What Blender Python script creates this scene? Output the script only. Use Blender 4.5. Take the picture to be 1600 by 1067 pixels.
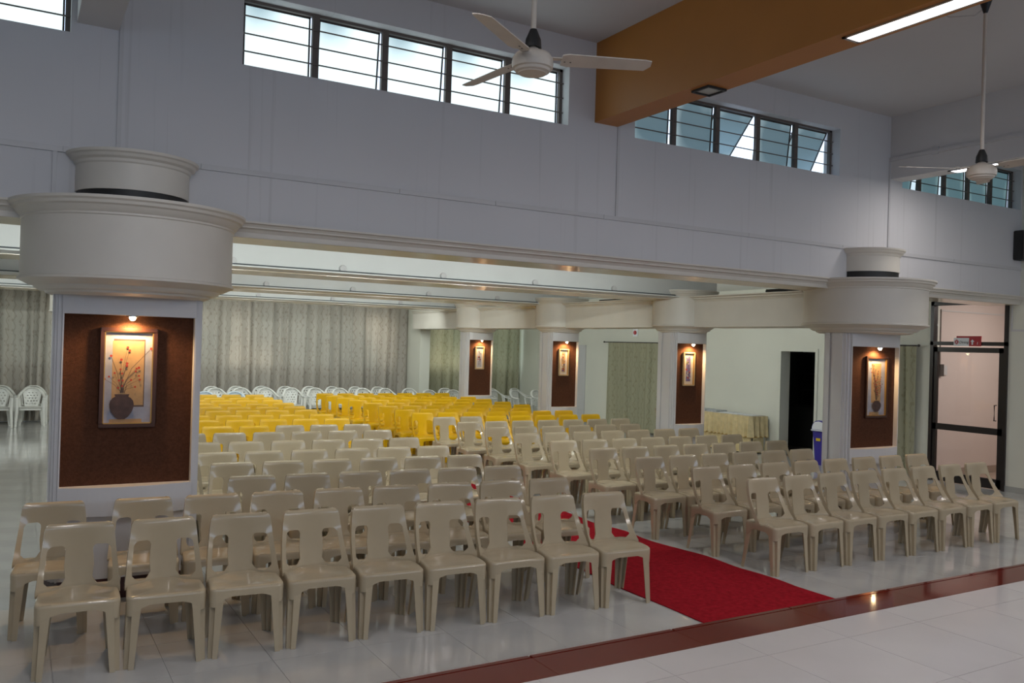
import bpy, bmesh, math, random
from mathutils import Vector, Matrix
random.seed(7)
PI = math.pi
sc = bpy.context.scene
C = sc.collection
for o in list(bpy.data.objects): bpy.data.objects.remove(o)

# ------------------------------------------------------------------ camera
FPX = 1331.9
YAW, PITCH, ROLL = math.radians(30.314), math.radians(0.301), math.radians(1.651)
def cam_axes():
    fwd0 = Vector((math.sin(YAW), math.cos(YAW), 0)); right0 = Vector((math.cos(YAW), -math.sin(YAW), 0)); up0 = Vector((0, 0, 1))
    fwd = fwd0*math.cos(PITCH) + up0*math.sin(PITCH); up = up0*math.cos(PITCH) - fwd0*math.sin(PITCH)
    right = right0*math.cos(ROLL) + up*math.sin(ROLL); up2 = up*math.cos(ROLL) - right0*math.sin(ROLL)
    return right, up2, fwd
CR, CU, CF = cam_axes()
cd = bpy.data.cameras.new('camera'); cam = bpy.data.objects.new('camera', cd); C.objects.link(cam)
cd.sensor_width = 36.0; cd.lens = FPX/1600*36.0; cd.clip_start = 0.05; cd.clip_end = 200
cam.matrix_world = Matrix(((CR.x, CU.x, -CF.x, 0), (CR.y, CU.y, -CF.y, 0), (CR.z, CU.z, -CF.z, 2.0), (0, 0, 0, 1)))
sc.camera = cam
def proj(p):
    q = Vector(p) - Vector((0, 0, 2.0)); z = q.dot(CF)
    return 800 + FPX*q.dot(CR)/z, 533.5 - FPX*q.dot(CU)/z, z

# ------------------------------------------------------------------ world, exposure, large lights
w = bpy.data.worlds.new('world'); sc.world = w; w.use_nodes = True
bg = w.node_tree.nodes['Background']; bg.inputs[0].default_value = (0.62, 0.78, 1.0, 1); bg.inputs[1].default_value = 2.2
sc.view_settings.view_transform = 'Standard'; sc.view_settings.look = 'None'
sc.view_settings.exposure = 0.0; sc.view_settings.gamma = 1.0; sc.view_settings.use_curve_mapping = False
def area(name, loc, direction, sx, sy, energy, col, spread=180):
    l = bpy.data.lights.new(name, 'AREA'); l.shape = 'RECTANGLE'; l.size = sx; l.size_y = sy; l.energy = energy; l.color = col
    l.spread = math.radians(spread)
    o = bpy.data.objects.new(name, l); C.objects.link(o); o.location = loc
    o.rotation_euler = Vector(direction).to_track_quat('-Z', 'Y').to_euler()
    return o
TUBE = (0.93, 1.0, 0.97); DAY = (0.56, 0.73, 1.0); WARM = (1.0, 0.62, 0.28)
# daylight entering through the windows of the wall behind the stage
for xa in (-3.5, 1.0, 5.5, 10.0):
    area('daylight_rear_window', (xa, -4.85, 3.6), (0, 1, -0.05), 3.0, 1.4, 22, DAY)
# fluorescent battens in the stage beams
STAGE_LIGHTS = ((5.31, 3.45, 1.5), (5.31, 0.6, 1.5), (5.31, -2.0, 1.5), (10.12, 6.05, 0.8), (10.12, 3.2, 1.5), (10.12, 0.4, 1.5), (0.5, 3.4, 1.5), (0.5, 0.6, 1.5))
for x, y, ln in STAGE_LIGHTS:
    area('stage_batten_light', (x, y, 4.325), (0, 0, -1), 0.13, ln, 24*ln/1.5, (1.0, 0.95, 0.93))

# ------------------------------------------------------------------ materials
MATS = {}
def newmat(name):
    m = bpy.data.materials.new(name); m.use_nodes = True
    nt = m.node_tree; return m, nt, nt.nodes['Principled BSDF']
def mat(name, col, rough=0.6, metal=0.0, spec=0.5, noise=0.0, nscale=8.0, bump=0.0, bscale=60.0, emit=None, estr=0.0, coat=0.0, vary=0.0):
    if name in MATS: return MATS[name]
    m, nt, b = newmat(name)
    N, L = nt.nodes, nt.links
    b.inputs['Base Color'].default_value = (*col, 1); b.inputs['Roughness'].default_value = rough
    b.inputs['Metallic'].default_value = metal; b.inputs['Specular IOR Level'].default_value = spec
    if coat: b.inputs['Coat Weight'].default_value = coat; b.inputs['Coat Roughness'].default_value = 0.08
    if noise > 0 or vary > 0:
        tc = N.new('ShaderNodeTexCoord'); nz = N.new('ShaderNodeTexNoise'); nz.inputs['Scale'].default_value = nscale
        nz.inputs['Detail'].default_value = 5; L.new(tc.outputs['Object'], nz.inputs['Vector'])
        mr = N.new('ShaderNodeMapRange'); mr.inputs[1].default_value = 0.3; mr.inputs[2].default_value = 0.7
        mr.inputs[3].default_value = 1-noise; mr.inputs[4].default_value = 1+noise
        L.new(nz.outputs[0], mr.inputs[0])
        hv = N.new('ShaderNodeHueSaturation'); hv.inputs['Color'].default_value = (*col, 1)
        src = mr.outputs[0]
        if vary > 0:
            oi = N.new('ShaderNodeObjectInfo'); m2 = N.new('ShaderNodeMapRange')
            m2.inputs[3].default_value = 1-vary; m2.inputs[4].default_value = 1+vary; L.new(oi.outputs['Random'], m2.inputs[0])
            mu = N.new('ShaderNodeMath'); mu.operation = 'MULTIPLY'; L.new(src, mu.inputs[0]); L.new(m2.outputs[0], mu.inputs[1]); src = mu.outputs[0]
        L.new(src, hv.inputs['Value']); L.new(hv.outputs[0], b.inputs['Base Color'])
    if bump > 0:
        tc = N.new('ShaderNodeTexCoord'); nz = N.new('ShaderNodeTexNoise'); nz.inputs['Scale'].default_value = bscale; nz.inputs['Detail'].default_value = 4
        L.new(tc.outputs['Object'], nz.inputs['Vector']); bp = N.new('ShaderNodeBump'); bp.inputs['Strength'].default_value = bump
        bp.inputs['Distance'].default_value = 0.01; L.new(nz.outputs[0], bp.inputs['Height']); L.new(bp.outputs[0], b.inputs['Normal'])
    if emit:
        b.inputs['Emission Color'].default_value = (*emit, 1); b.inputs['Emission Strength'].default_value = estr
    MATS[name] = m; return m

M_WALL = mat('painted_wall', (0.62, 0.61, 0.60), 0.7, noise=0.03, nscale=1.3, bump=0.05, bscale=30)
def streak_wall():
    # upper wall: faint drip stains below the windows
    m, nt, b = newmat('stained_upper_wall'); N, L = nt.nodes, nt.links
    tc = N.new('ShaderNodeTexCoord'); mp = N.new('ShaderNodeMapping'); mp.inputs['Scale'].default_value = (16, 1, 0.35); L.new(tc.outputs['Object'], mp.inputs[0])
    n1 = N.new('ShaderNodeTexNoise'); n1.inputs['Scale'].default_value = 1.0; n1.inputs['Detail'].default_value = 3; L.new(mp.outputs[0], n1.inputs['Vector'])
    n2 = N.new('ShaderNodeTexNoise'); n2.inputs['Scale'].default_value = 0.7; n2.inputs['Detail'].default_value = 4; L.new(tc.outputs['Object'], n2.inputs['Vector'])
    r1 = N.new('ShaderNodeMapRange'); r1.inputs[1].default_value = 0.62; r1.inputs[2].default_value = 0.76; r1.inputs[3].default_value = 0; r1.inputs[4].default_value = 0.22; L.new(n1.outputs[0], r1.inputs[0])
    mx = N.new('ShaderNodeMix'); mx.data_type = 'RGBA'; mx.inputs[6].default_value = (0.62, 0.61, 0.615, 1); mx.inputs[7].default_value = (0.30, 0.29, 0.28, 1)
    L.new(r1.outputs[0], mx.inputs[0])
    r2 = N.new('ShaderNodeMapRange'); r2.inputs[3].default_value = 0.95; r2.inputs[4].default_value = 1.05; L.new(n2.outputs[0], r2.inputs[0])
    hv = N.new('ShaderNodeHueSaturation'); L.new(mx.outputs[2], hv.inputs['Color']); L.new(r2.outputs[0], hv.inputs['Value']); L.new(hv.outputs[0], b.inputs['Base Color'])
    b.inputs['Roughness'].default_value = 0.75
    return m
M_UPPER = streak_wall()
M_CEIL = mat('painted_ceiling', (0.56, 0.55, 0.55), 0.8, noise=0.03, nscale=0.8)
M_CREAM = mat('cream_plaster', (0.66, 0.62, 0.55), 0.45, noise=0.03, nscale=3, coat=0.0)
M_SHAFT = mat('white_enamel_column', (0.67, 0.655, 0.655), 0.4, noise=0.02, nscale=3)
M_BEAMW = mat('white_beam_paint', (0.64, 0.65, 0.64), 0.5, noise=0.03, nscale=2)
M_SOFFIT = mat('cream_soffit_paint', (0.60, 0.52, 0.38), 0.18, noise=0.03, nscale=2)
M_SIDE = mat('pale_cream_wall', (0.66, 0.66, 0.58), 0.6, noise=0.03, nscale=1)
M_ORANGE = mat('orange_beam_paint', (0.45, 0.18, 0.032), 0.5, noise=0.05, nscale=2)
M_FELT = mat('brown_felt', (0.088, 0.037, 0.021), 0.95, spec=0.1, noise=0.18, nscale=60, bump=0.5, bscale=220)
M_MAROON = mat('maroon_skirting', (0.05, 0.012, 0.012), 0.3)
M_BEIGE = mat('beige_moulded_plastic', (0.47, 0.385, 0.26), 0.14, noise=0.03, nscale=5, vary=0.06, coat=0.12)
M_YELLOW = mat('yellow_moulded_plastic', (0.74, 0.43, 0.006), 0.30, noise=0.03, nscale=5, vary=0.05)
M_WHITEPL = mat('white_resin', (0.66, 0.66, 0.62), 0.35, noise=0.03, nscale=5, vary=0.06)
M_BLUEPL = mat('pale_blue_resin', (0.60, 0.70, 0.78), 0.35)
M_GROUT = mat('grey_grout', (0.30, 0.30, 0.30), 0.8)
def tilemat(name, col, rough, noise):
    m = mat(name, col, rough, noise=noise, nscale=2.2, spec=0.5, vary=0.02); return m
M_TILE = tilemat('grey_polished_tile', (0.52, 0.515, 0.50), 0.08, 0.08)
M_STAGET = tilemat('cream_polished_tile', (0.59, 0.55, 0.535), 0.08, 0.03)
M_GRAN = mat('red_granite', (0.13, 0.016, 0.010), 0.06, spec=0.4, vary=0.06, noise=0.03, nscale=1.5)
M_CARPET = mat('red_carpet_pile', (0.36, 0.010, 0.020), 0.95, spec=0.1, noise=0.22, nscale=25, bump=0.6, bscale=260)
M_DARKFR = mat('dark_window_metal', (0.055, 0.045, 0.04), 0.5)
M_MULL = mat('brown_window_mullion', (0.13, 0.105, 0.09), 0.5)
M_ALU = mat('black_anodised_frame', (0.014, 0.010, 0.010), 0.35)
M_STEEL = mat('steel', (0.5, 0.5, 0.5), 0.3, metal=1.0)
M_GOLD = mat('gold_moulding', (0.55, 0.33, 0.10), 0.3, metal=0.8)
M_FRAME = mat('dark_wood_frame', (0.06, 0.022, 0.012), 0.35)
M_IVORY = mat('ivory_enamel', (0.55, 0.49, 0.42), 0.4, noise=0.08, nscale=6)
M_BLACK = mat('black_paint', (0.012, 0.012, 0.012), 0.5)
M_PVC = mat('pvc_trunking', (0.56, 0.55, 0.55), 0.5)
M_CABLE = mat('grey_cable', (0.10, 0.11, 0.12), 0.5)
M_TUBE = mat('lit_tube', (0.9, 0.95, 0.95), 0.4, emit=(0.92, 1.0, 0.95), estr=6.0)
M_DIFF = mat('lit_diffuser', (0.9, 0.9, 0.9), 0.4, emit=(1.0, 0.97, 0.98), estr=9.0)
M_BULB = mat('halogen_bulb', (1, 0.8, 0.5), 0.4, emit=(1.0, 0.72, 0.38), estr=60.0)
M_PINK = mat('pink_corridor_paint', (0.64, 0.54, 0.50), 0.6)
M_DARKROOM = mat('unlit_room_shade', (0.05, 0.05, 0.045), 0.8)  # darkness of the unlit room put into its wall and cabinet colour
M_DARKWOOD = mat('dark_wood', (0.025, 0.02, 0.016), 0.5)
M_BLUEBIN = mat('blue_bin_plastic', (0.035, 0.025, 0.30), 0.3)
M_WHITE = mat('white_plastic', (0.75, 0.78, 0.82), 0.35)
M_RED = mat('red_sign', (0.42, 0.01, 0.02), 0.4)
M_YLAB = mat('yellow_label', (0.6, 0.45, 0.02), 0.5)
M_PAPER = mat('white_paper', (0.72, 0.74, 0.76), 0.7)
M_NEWS = mat('grey_newsprint', (0.45, 0.47, 0.48), 0.8, noise=0.3, nscale=60)
M_SKIRT = mat('gold_satin_skirt', (0.62, 0.50, 0.27), 0.45, noise=0.12, nscale=12)
M_SKIRTB = mat('ochre_trim', (0.45, 0.27, 0.05), 0.5)

def frosted(name, base, stren, sc_=1.0, seed=0.0):
    # daylight glowing through patterned frosted glass, with soft shapes of what stands outside
    m, nt, b = newmat(name); N, L = nt.nodes, nt.links
    tc = N.new('ShaderNodeTexCoord'); mp = N.new('ShaderNodeMapping'); mp.inputs['Location'].default_value = (seed, 0, seed); mp.inputs['Scale'].default_value = (sc_, sc_, sc_*0.5)
    L.new(tc.outputs['Object'], mp.inputs[0])
    n = N.new('ShaderNodeTexNoise'); n.inputs['Scale'].default_value = 1.3; n.inputs['Detail'].default_value = 1.5; L.new(mp.outputs[0], n.inputs['Vector'])
    cr = N.new('ShaderNodeValToRGB'); cr.color_ramp.elements[0].position = 0.40; cr.color_ramp.elements[1].position = 0.54
    cr.color_ramp.elements[0].color = (base[0]*0.25, base[1]*0.32, base[2]*0.36, 1); cr.color_ramp.elements[1].color = (*base, 1)
    L.new(n.outputs[0], cr.inputs[0]); L.new(cr.outputs[0], b.inputs['Emission Color']); b.inputs['Emission Strength'].default_value = stren
    b.inputs['Base Color'].default_value = (0.25, 0.33, 0.36, 1); b.inputs['Roughness'].default_value = 0.35
    v = N.new('ShaderNodeTexVoronoi'); v.inputs['Scale'].default_value = 90; L.new(tc.outputs['Object'], v.inputs['Vector'])
    bp = N.new('ShaderNodeBump'); bp.inputs['Strength'].default_value = 0.3; L.new(v.outputs['Distance'], bp.inputs['Height']); L.new(bp.outputs[0], b.inputs['Normal'])
    return m
M_PANE1 = frosted('frosted_pane_bright', (0.80, 0.97, 1.0), 1.25, 1.0, 3.0)
M_PANE2 = frosted('frosted_pane_dim', (0.52, 0.68, 0.72), 0.55, 1.6, 9.0)
M_PANE3 = frosted('frosted_pane_teal', (0.38, 0.60, 0.60), 0.60, 1.4, 5.0)
M_PANEB = frosted('rear_window_pane', (0.95, 0.90, 0.78), 4.0, 0.5, 1.0)

def glassmat():
    m = bpy.data.materials.new('clear_door_glass'); m.use_nodes = True; nt = m.node_tree; N, L = nt.nodes, nt.links
    N.clear(); out = N.new('ShaderNodeOutputMaterial'); mx = N.new('ShaderNodeMixShader'); tr = N.new('ShaderNodeBsdfTransparent'); tr.inputs[0].default_value = (0.93, 0.93, 0.93, 1)
    gl = N.new('ShaderNodeBsdfGlossy'); gl.inputs['Roughness'].default_value = 0.02; lw = N.new('ShaderNodeLayerWeight'); pw = N.new('ShaderNodeMath'); pw.operation = 'POWER'; pw.inputs[1].default_value = 5; L.new(lw.outputs['Facing'], pw.inputs[0])
    fr = N.new('ShaderNodeMath'); fr.operation = 'MULTIPLY_ADD'; fr.inputs[1].default_value = 0.9; fr.inputs[2].default_value = 0.02; L.new(pw.outputs[0], fr.inputs[0])
    L.new(fr.outputs[0], mx.inputs[0]); L.new(tr.outputs[0], mx.inputs[1]); L.new(gl.outputs[0], mx.inputs[2]); L.new(mx.outputs[0], out.inputs[0]); return m
M_GLASS = glassmat()

def curtainmat(name, c1, c2, trans, scale=1.0):
    m = bpy.data.materials.new(name); m.use_nodes = True; nt = m.node_tree; N, L = nt.nodes, nt.links
    b = N['Principled BSDF']; out = N['Material Output']; b.inputs['Roughness'].default_value = 0.8; b.inputs['Specular IOR Level'].default_value = 0.15
    uv = N.new('ShaderNodeUVMap'); sp = N.new('ShaderNodeSeparateXYZ'); L.new(uv.outputs[0], sp.inputs[0])
    # winding vine stems: |frac(u/p + a*sin(v)) - .5| small, plus leaf dots
    def math_(op, a, bb=None):
        n = N.new('ShaderNodeMath'); n.operation = op
        for i, vv in enumerate((a, bb)):
            if vv is None: continue
            if isinstance(vv, (int, float)): n.inputs[i].default_value = vv
            else: L.new(vv, n.inputs[i])
        return n.outputs[0]
    sn = math_('SINE', math_('MULTIPLY', sp.outputs[1], 26.0))
    u = math_('ADD', math_('MULTIPLY', sp.outputs[0], 4.6*scale), math_('MULTIPLY', sn, 0.16))
    d = math_('ABSOLUTE', math_('SUBTRACT', math_('FRACT', u), 0.5))
    stem = math_('LESS_THAN', d, 0.055)
    vo = N.new('ShaderNodeTexVoronoi'); vo.inputs['Scale'].default_value = 9.0; vo.inputs['Randomness'].default_value = 0.5; L.new(uv.outputs[0], vo.inputs['Vector'])
    leaf = math_('MULTIPLY', math_('LESS_THAN', vo.outputs['Distance'], 0.30), math_('LESS_THAN', d, 0.33))
    pat = math_('MAXIMUM', stem, leaf)
    mx = N.new('ShaderNodeMix'); mx.data_type = 'RGBA'; mx.inputs[6].default_value = (*c1, 1); mx.inputs[7].default_value = (*c2, 1)
    L.new(math_('MULTIPLY', pat, 0.4), mx.inputs[0]); L.new(mx.outputs[2], b.inputs['Base Color'])
    tl = N.new('ShaderNodeBsdfTranslucent'); L.new(mx.outputs[2], tl.inputs[0])
    ms = N.new('ShaderNodeMixShader'); ms.inputs[0].default_value = trans; L.new(b.outputs[0], ms.inputs[1]); L.new(tl.outputs[0], ms.inputs[2]); L.new(ms.outputs[0], out.inputs[0])
    return m
M_CURT = curtainmat('brocade_curtain_grey', (0.385, 0.355, 0.31), (0.19, 0.15, 0.115), 0.18)
M_CURTG = curtainmat('brocade_curtain_green', (0.42, 0.41, 0.29), (0.24, 0.22, 0.13), 0.2)

# ------------------------------------------------------------------ mesh helpers
class MB:
    def __init__(s): s.v = []; s.f = []; s.mi = []
    def add(s, vs, fs, mi=0):
        n = len(s.v); s.v += [tuple(p) for p in vs]; s.f += [tuple(i+n for i in f) for f in fs]; s.mi += [mi]*len(fs)
        return s
    def box(s, x0, x1, y0, y1, z0, z1, mi=0):
        vs = [(x, y, z) for z in (z0, z1) for y in (y0, y1) for x in (x0, x1)]
        return s.add(vs, [(0, 2, 3, 1), (4, 5, 7, 6), (0, 1, 5, 4), (2, 6, 7, 3), (0, 4, 6, 2), (1, 3, 7, 5)], mi)
    def prism(s, poly, z0, z1, mi=0, axis='z'):
        # poly: 2D outline; extruded along axis
        n = len(poly)
        def P(a, b, t): return {'z': (a, b, t), 'y': (a, t, b), 'x': (t, a, b)}[axis]
        vs = [P(a, b, z0) for a, b in poly] + [P(a, b, z1) for a, b in poly]
        fs = [(i, (i+1) % n, n+(i+1) % n, n+i) for i in range(n)] + [tuple(range(n))[::-1], tuple(range(n, 2*n))]
        return s.add(vs, fs, mi)
    def lathe(s, prof, cx=0, cy=0, n=48, mi=0, a0=0, a1=2*PI, cap=True):
        full = abs(a1-a0-2*PI) < 1e-6; m = n if full else n+1
        vs = [(cx+r*math.cos(a0+(a1-a0)*k/n), cy+r*math.sin(a0+(a1-a0)*k/n), z) for r, z in prof for k in range(m)]
        fs = []
        for i in range(len(prof)-1):
            for k in range(n):
                k2 = (k+1) % m
                fs.append((i*m+k, i*m+k2, (i+1)*m+k2, (i+1)*m+k))
        if cap: fs.append(tuple(range(m))[::-1]); fs.append(tuple(range((len(prof)-1)*m, len(prof)*m)))
        return s.add(vs, fs, mi)
    def tube(s, pts, ra, rb=None, n=8, up=(0, 0, 1), mi=0, cap=True):
        pts = [Vector(p) for p in pts]; m = len(pts)
        if not isinstance(ra, (list, tuple)): ra = [ra]*m
        if rb is None: rb = ra
        if not isinstance(rb, (list, tuple)): rb = [rb]*m
        vs = []
        for i, p in enumerate(pts):
            t = (pts[min(i+1, m-1)]-pts[max(i-1, 0)]).normalized(); u = Vector(up)
            sd = t.cross(u)
            if sd.length < 1e-4: sd = t.cross(Vector((0, 1, 0)))
            sd.normalize(); u2 = sd.cross(t).normalized()
            for k in range(n):
                a = 2*PI*k/n; vs.append(p + sd*(ra[i]*math.cos(a)) + u2*(rb[i]*math.sin(a)))
        fs = [(i*n+k, i*n+(k+1) % n, (i+1)*n+(k+1) % n, (i+1)*n+k) for i in range(m-1) for k in range(n)]
        if cap: fs += [tuple(range(n))[::-1], tuple(range((m-1)*n, m*n))]
        return s.add(vs, fs, mi)
    def build(s, name, mats, parent=None, smooth=False, loc=None, solid=0.0, bevel=0.0, sharp=40):
        me = bpy.data.meshes.new(name); me.from_pydata(s.v, [], s.f)
        bm = bmesh.new(); bm.from_mesh(me)
        for f, mi in zip(bm.faces, s.mi): f.material_index = mi
        bmesh.ops.remove_doubles(bm, verts=bm.verts, dist=1e-5)
        if solid: bmesh.ops.solidify(bm, geom=list(bm.faces), thickness=solid)
        bmesh.ops.recalc_face_normals(bm, faces=bm.faces)
        if bevel:
            es = [e for e in bm.edges if e.is_manifold and e.calc_face_angle(0) > 0.6]
            bmesh.ops.bevel(bm, geom=es, offset=bevel, segments=2, affect='EDGES', clamp_overlap=True)
        if smooth:
            for f in bm.faces: f.smooth = True
            lim = math.radians(sharp)
            for e in bm.edges:
                if not e.is_manifold or e.calc_face_angle(0) > lim: e.smooth = False
        bm.to_mesh(me); bm.free()
        for m in (mats if isinstance(mats, (list, tuple)) else [mats]): me.materials.append(m)
        return link(name, me, parent, loc)
def link(name, me, parent=None, loc=None):
    o = bpy.data.objects.new(name, me); C.objects.link(o)
    if parent: o.parent = parent
    if loc: o.location = loc
    return o
def empty(name, loc=(0, 0, 0), rz=0, label=None, cat=None, group=None, kind=None):
    o = bpy.data.objects.new(name, None); C.objects.link(o); o.location = loc; o.rotation_euler = (0, 0, rz); o.empty_display_size = 0.2
    return tag(o, label, cat, group, kind)
def tag(o, label=None, cat=None, group=None, kind=None):
    if label: o['label'] = label
    if cat: o['category'] = cat
    if group: o['group'] = group
    if kind: o['kind'] = kind
    return o
def struct(o, label, cat): return tag(o, label, cat, kind='structure')
def copy_tree(o, parent=None):
    c = o.copy(); C.objects.link(c); c.parent = parent
    for ch in list(o.children): copy_tree(ch, c)
    return c
ORD = ['first', 'second', 'third', 'fourth', 'fifth', 'sixth', 'seventh', 'eighth', 'ninth', 'tenth', 'eleventh', 'twelfth', 'thirteenth', 'fourteenth', 'fifteenth', 'sixteenth', 'seventeenth', 'eighteenth']

def wall_grid(mb, a0, a1, z0, z1, t0, t1, opens, axis):
    # wall in the (a,z) plane from t0 to t1 thick, with rectangular openings
    As = sorted({a0, a1, *[v for o in opens for v in o[:2]]}); Zs = sorted({z0, z1, *[v for o in opens for v in o[2:]]})
    for i in range(len(As)-1):
        for j in range(len(Zs)-1):
            ca, cz = (As[i]+As[i+1])/2, (Zs[j]+Zs[j+1])/2
            if any(o[0] < ca < o[1] and o[2] < cz < o[3] for o in opens): continue
            if axis == 'x': mb.box(As[i], As[i+1], t0, t1, Zs[j], Zs[j+1])
            else: mb.box(t0, t1, As[i], As[i+1], Zs[j], Zs[j+1])
    return mb

# ------------------------------------------------------------------ the shell
XL, XR, YF, YB = -6.0, 13.1, -5.0, 22.0
YW = 7.25                 # face of the window wall
ZC = 5.18                 # ceiling of the tall stage bay
ZL = 3.30                 # ceiling of the low seating bay
ZST = 0.5                 # stage floor
YST = 3.51                # stage edge

fl = struct(MB().box(XL, XR, YST-0.02, YB, -0.12, -0.004).build('floor', M_GROUT), 'polished pale grey tiled floor of the seating hall', 'floor')
T = 0.6
tiles = []
nx0, nx1 = math.floor((XL-0.85)/T), math.ceil((XR-0.85)/T)
for i in range(nx0, nx1+1):
    for j in range(0, 32):
        x0, y0 = 0.85+i*T, YST+j*T
        x1, y1 = min(x0+T, XR), min(y0+T, YB)
        x0 = max(x0, XL)
        if x1-x0 < 0.05 or y1-y0 < 0.05: continue
        cx, cy = (x0+x1)/2, (y0+y1)/2
        px, py, d = proj((cx, cy, 0))
        vis = d > 0.5 and -60 < px < 1660 and py < 1120
        tiles.append((0 if vis else 1, -py if vis else d, x0, x1, y0, y1))
tiles.sort()
tile_me = {}
def tile_mesh(w_, h_, th, m, key):
    k = (round(w_, 3), round(h_, 3), key)
    if k not in tile_me:
        g = 0.0015
        o = MB().box(-w_/2+g, w_/2-g, -h_/2+g, h_/2-g, -th, 0).build('tile', m); tile_me[k] = o.data; bpy.data.objects.remove(o)
    return tile_me[k]
rest = MB()
for n, (vis, _, x0, x1, y0, y1) in enumerate(tiles):
    if n < 300: link('tile', tile_mesh(x1-x0, y1-y0, 0.02, M_TILE, 'h'), fl, ((x0+x1)/2, (y0+y1)/2, 0))
    else: rest.box(x0+.0015, x1-.0015, y0+.0015, y1-.0015, -0.02, 0)
tag(rest.build('distant_tiles', M_TILE, fl), kind='stuff')

st = struct(MB().box(XL, XR, YF, YST, -0.12, ZST-0.022).build('floor_stage', M_GROUT), 'raised stage floor of glossy cream tiles with a red granite edge', 'stage')
y1 = YST-0.265
x = 4.48-0.6*17
while x < XR:
    a, b_ = max(x, XL), min(x+0.6, XR)
    yy = y1
    k = 0
    while yy > -0.5 and b_-a > 0.05:
        h = (y1-3.0) if k == 0 else 0.6
        px, py, d = proj(((a+b_)/2, yy-h/2, ZST))
        if -300 < px < 1900 and d > 0.2:
            link('tile', tile_mesh(b_-a, h, 0.02, M_STAGET, 's'), st, ((a+b_)/2, yy-h/2, ZST))
        yy -= h; k += 1
    x += 0.6
rs = MB()
rs.box(XL, XR, YF, -0.6, ZST-0.02, ZST-0.001); tag(rs.build('unseen_stage_tiles', M_STAGET, st), kind='stuff')
x = 0.4-0.9*7
while x < XR:
    a, b_ = max(x, XL), min(x+0.9, XR)
    if b_-a > 0.05:
        MB().box(a+.001, b_-.001, YST-0.264, YST-0.03, ZST-0.02, ZST).build('granite_slab', M_GRAN, st)
        MB().box(a+.001, b_-.001, YST-0.028, YST+0.012, ZST-0.03, ZST+0.001).build('granite_nosing', M_GRAN, st, bevel=0.006)
    x += 0.9
MB().box(XL, XR, YST-0.004, YST, 0, ZST-0.03).build('riser', M_GRAN, st)

# ceilings
struct(MB().box(XL, XR, YF, YW+0.25, ZC, ZC+0.15).build('ceiling', M_CEIL), 'off-white painted ceiling high above the stage bay', 'ceiling')
struct(MB().box(XL, XR+2.4, YW+0.25, YB+0.2, ZL, ZL+0.15).build('ceiling', M_BEAMW), 'low white ceiling over the seating area, mostly behind beams', 'ceiling')
# window wall (upper wall over the column line)
WZ0, WZ1 = 4.27, 4.87
WINS = ((-2.94, 0.31, 'leftmost'), (1.575, 4.83, 'left'), (5.69, 8.97, 'middle'), (10.23, 13.06, 'right'))
mb = wall_grid(MB(), XL, XR, 2.95, ZC, YW, YW+0.25, [(a, b_, WZ0, WZ1) for a, b_, _ in WINS], 'x')
struct(mb.build('wall_window_side', M_UPPER), 'tall grey-white upper wall with drip stains above the columns', 'wall')
# moulded lintel cornice below it
def extrude_x(mb, prof, x0, x1): return mb.prism(prof, x0, x1, axis='x')
prof = [(YW-0.10, 2.965), (YW-0.10, 2.95), (YW-0.075, 2.945), (YW-0.06, 2.925), (YW-0.06, 2.915), (YW-0.03, 2.905), (YW-0.01, 2.88), (YW-0.01, 2.84), (YW+0.50, 2.84), (YW+0.50, ZL), (YW+0.25, ZL), (YW+0.25, 2.965)]
lint = struct(extrude_x(MB(), prof, XL, XR).build('trim_1', M_CREAM), 'long cream moulded cornice along the bottom of the window wall', 'cornice')
MB().box(XL, XR, YW+0.0, YW+0.49, 2.836, 2.841).build('soffit', M_SOFFIT, lint)
# inner beams
BEAMS = ((10.25, 11.2), (14.2, 15.35), (18.0, 19.15))
for k, (f_, b_) in enumerate(BEAMS):
    prof = [(f_+0.10, ZL), (f_+0.10, 2.87), (f_, 2.86), (f_, 2.842), (f_+0.12, 2.815), (b_-0.12, 2.815), (b_, 2.842), (b_, 2.86), (b_-0.10, 2.87), (b_-0.10, ZL)]
    bo = struct(extrude_x(MB(), prof, XL, 9.9).build('trim_%d' % (k+2), M_BEAMW), 'white ceiling beam crossing above the chairs, %s from the stage' % ORD[k], 'beam')
    MB().box(XL, 9.9, f_+0.12, b_-0.12, 2.808, 2.816).build('soffit', M_SOFFIT, bo)
    MB().tube([(XL, f_+0.045, 2.873), (9.3, f_+0.045, 2.873)], 0.009, n=6).build('cable', M_CABLE, bo)
# stage beams
def stage_beam(n, x0, x1, m, lab):
    o = struct(MB().box(x0, x1, YF, YW, 4.35, ZC).build('trim_%d' % n, m), lab, 'beam'); return o
ob = stage_beam(5, 5.16, 5.46, M_ORANGE, 'deep orange painted ceiling beam with a bright recessed strip light')
wb = stage_beam(6, 9.97, 10.25, M_WALL, 'off-white ceiling beam behind the farther fan')
lb = stage_beam(7, 0.35, 0.64, M_WALL, 'off-white ceiling beam at the top left corner')
MB().box(9.945, 9.97, YF, YW, 4.585, 4.63).build('trunking', M_PVC, wb)
for yy in (6.6, 4.4): MB().box(9.94, 9.97, yy-.04, yy+.04, 4.57, 4.66).build('junction_box', M_PVC, wb)
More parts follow.
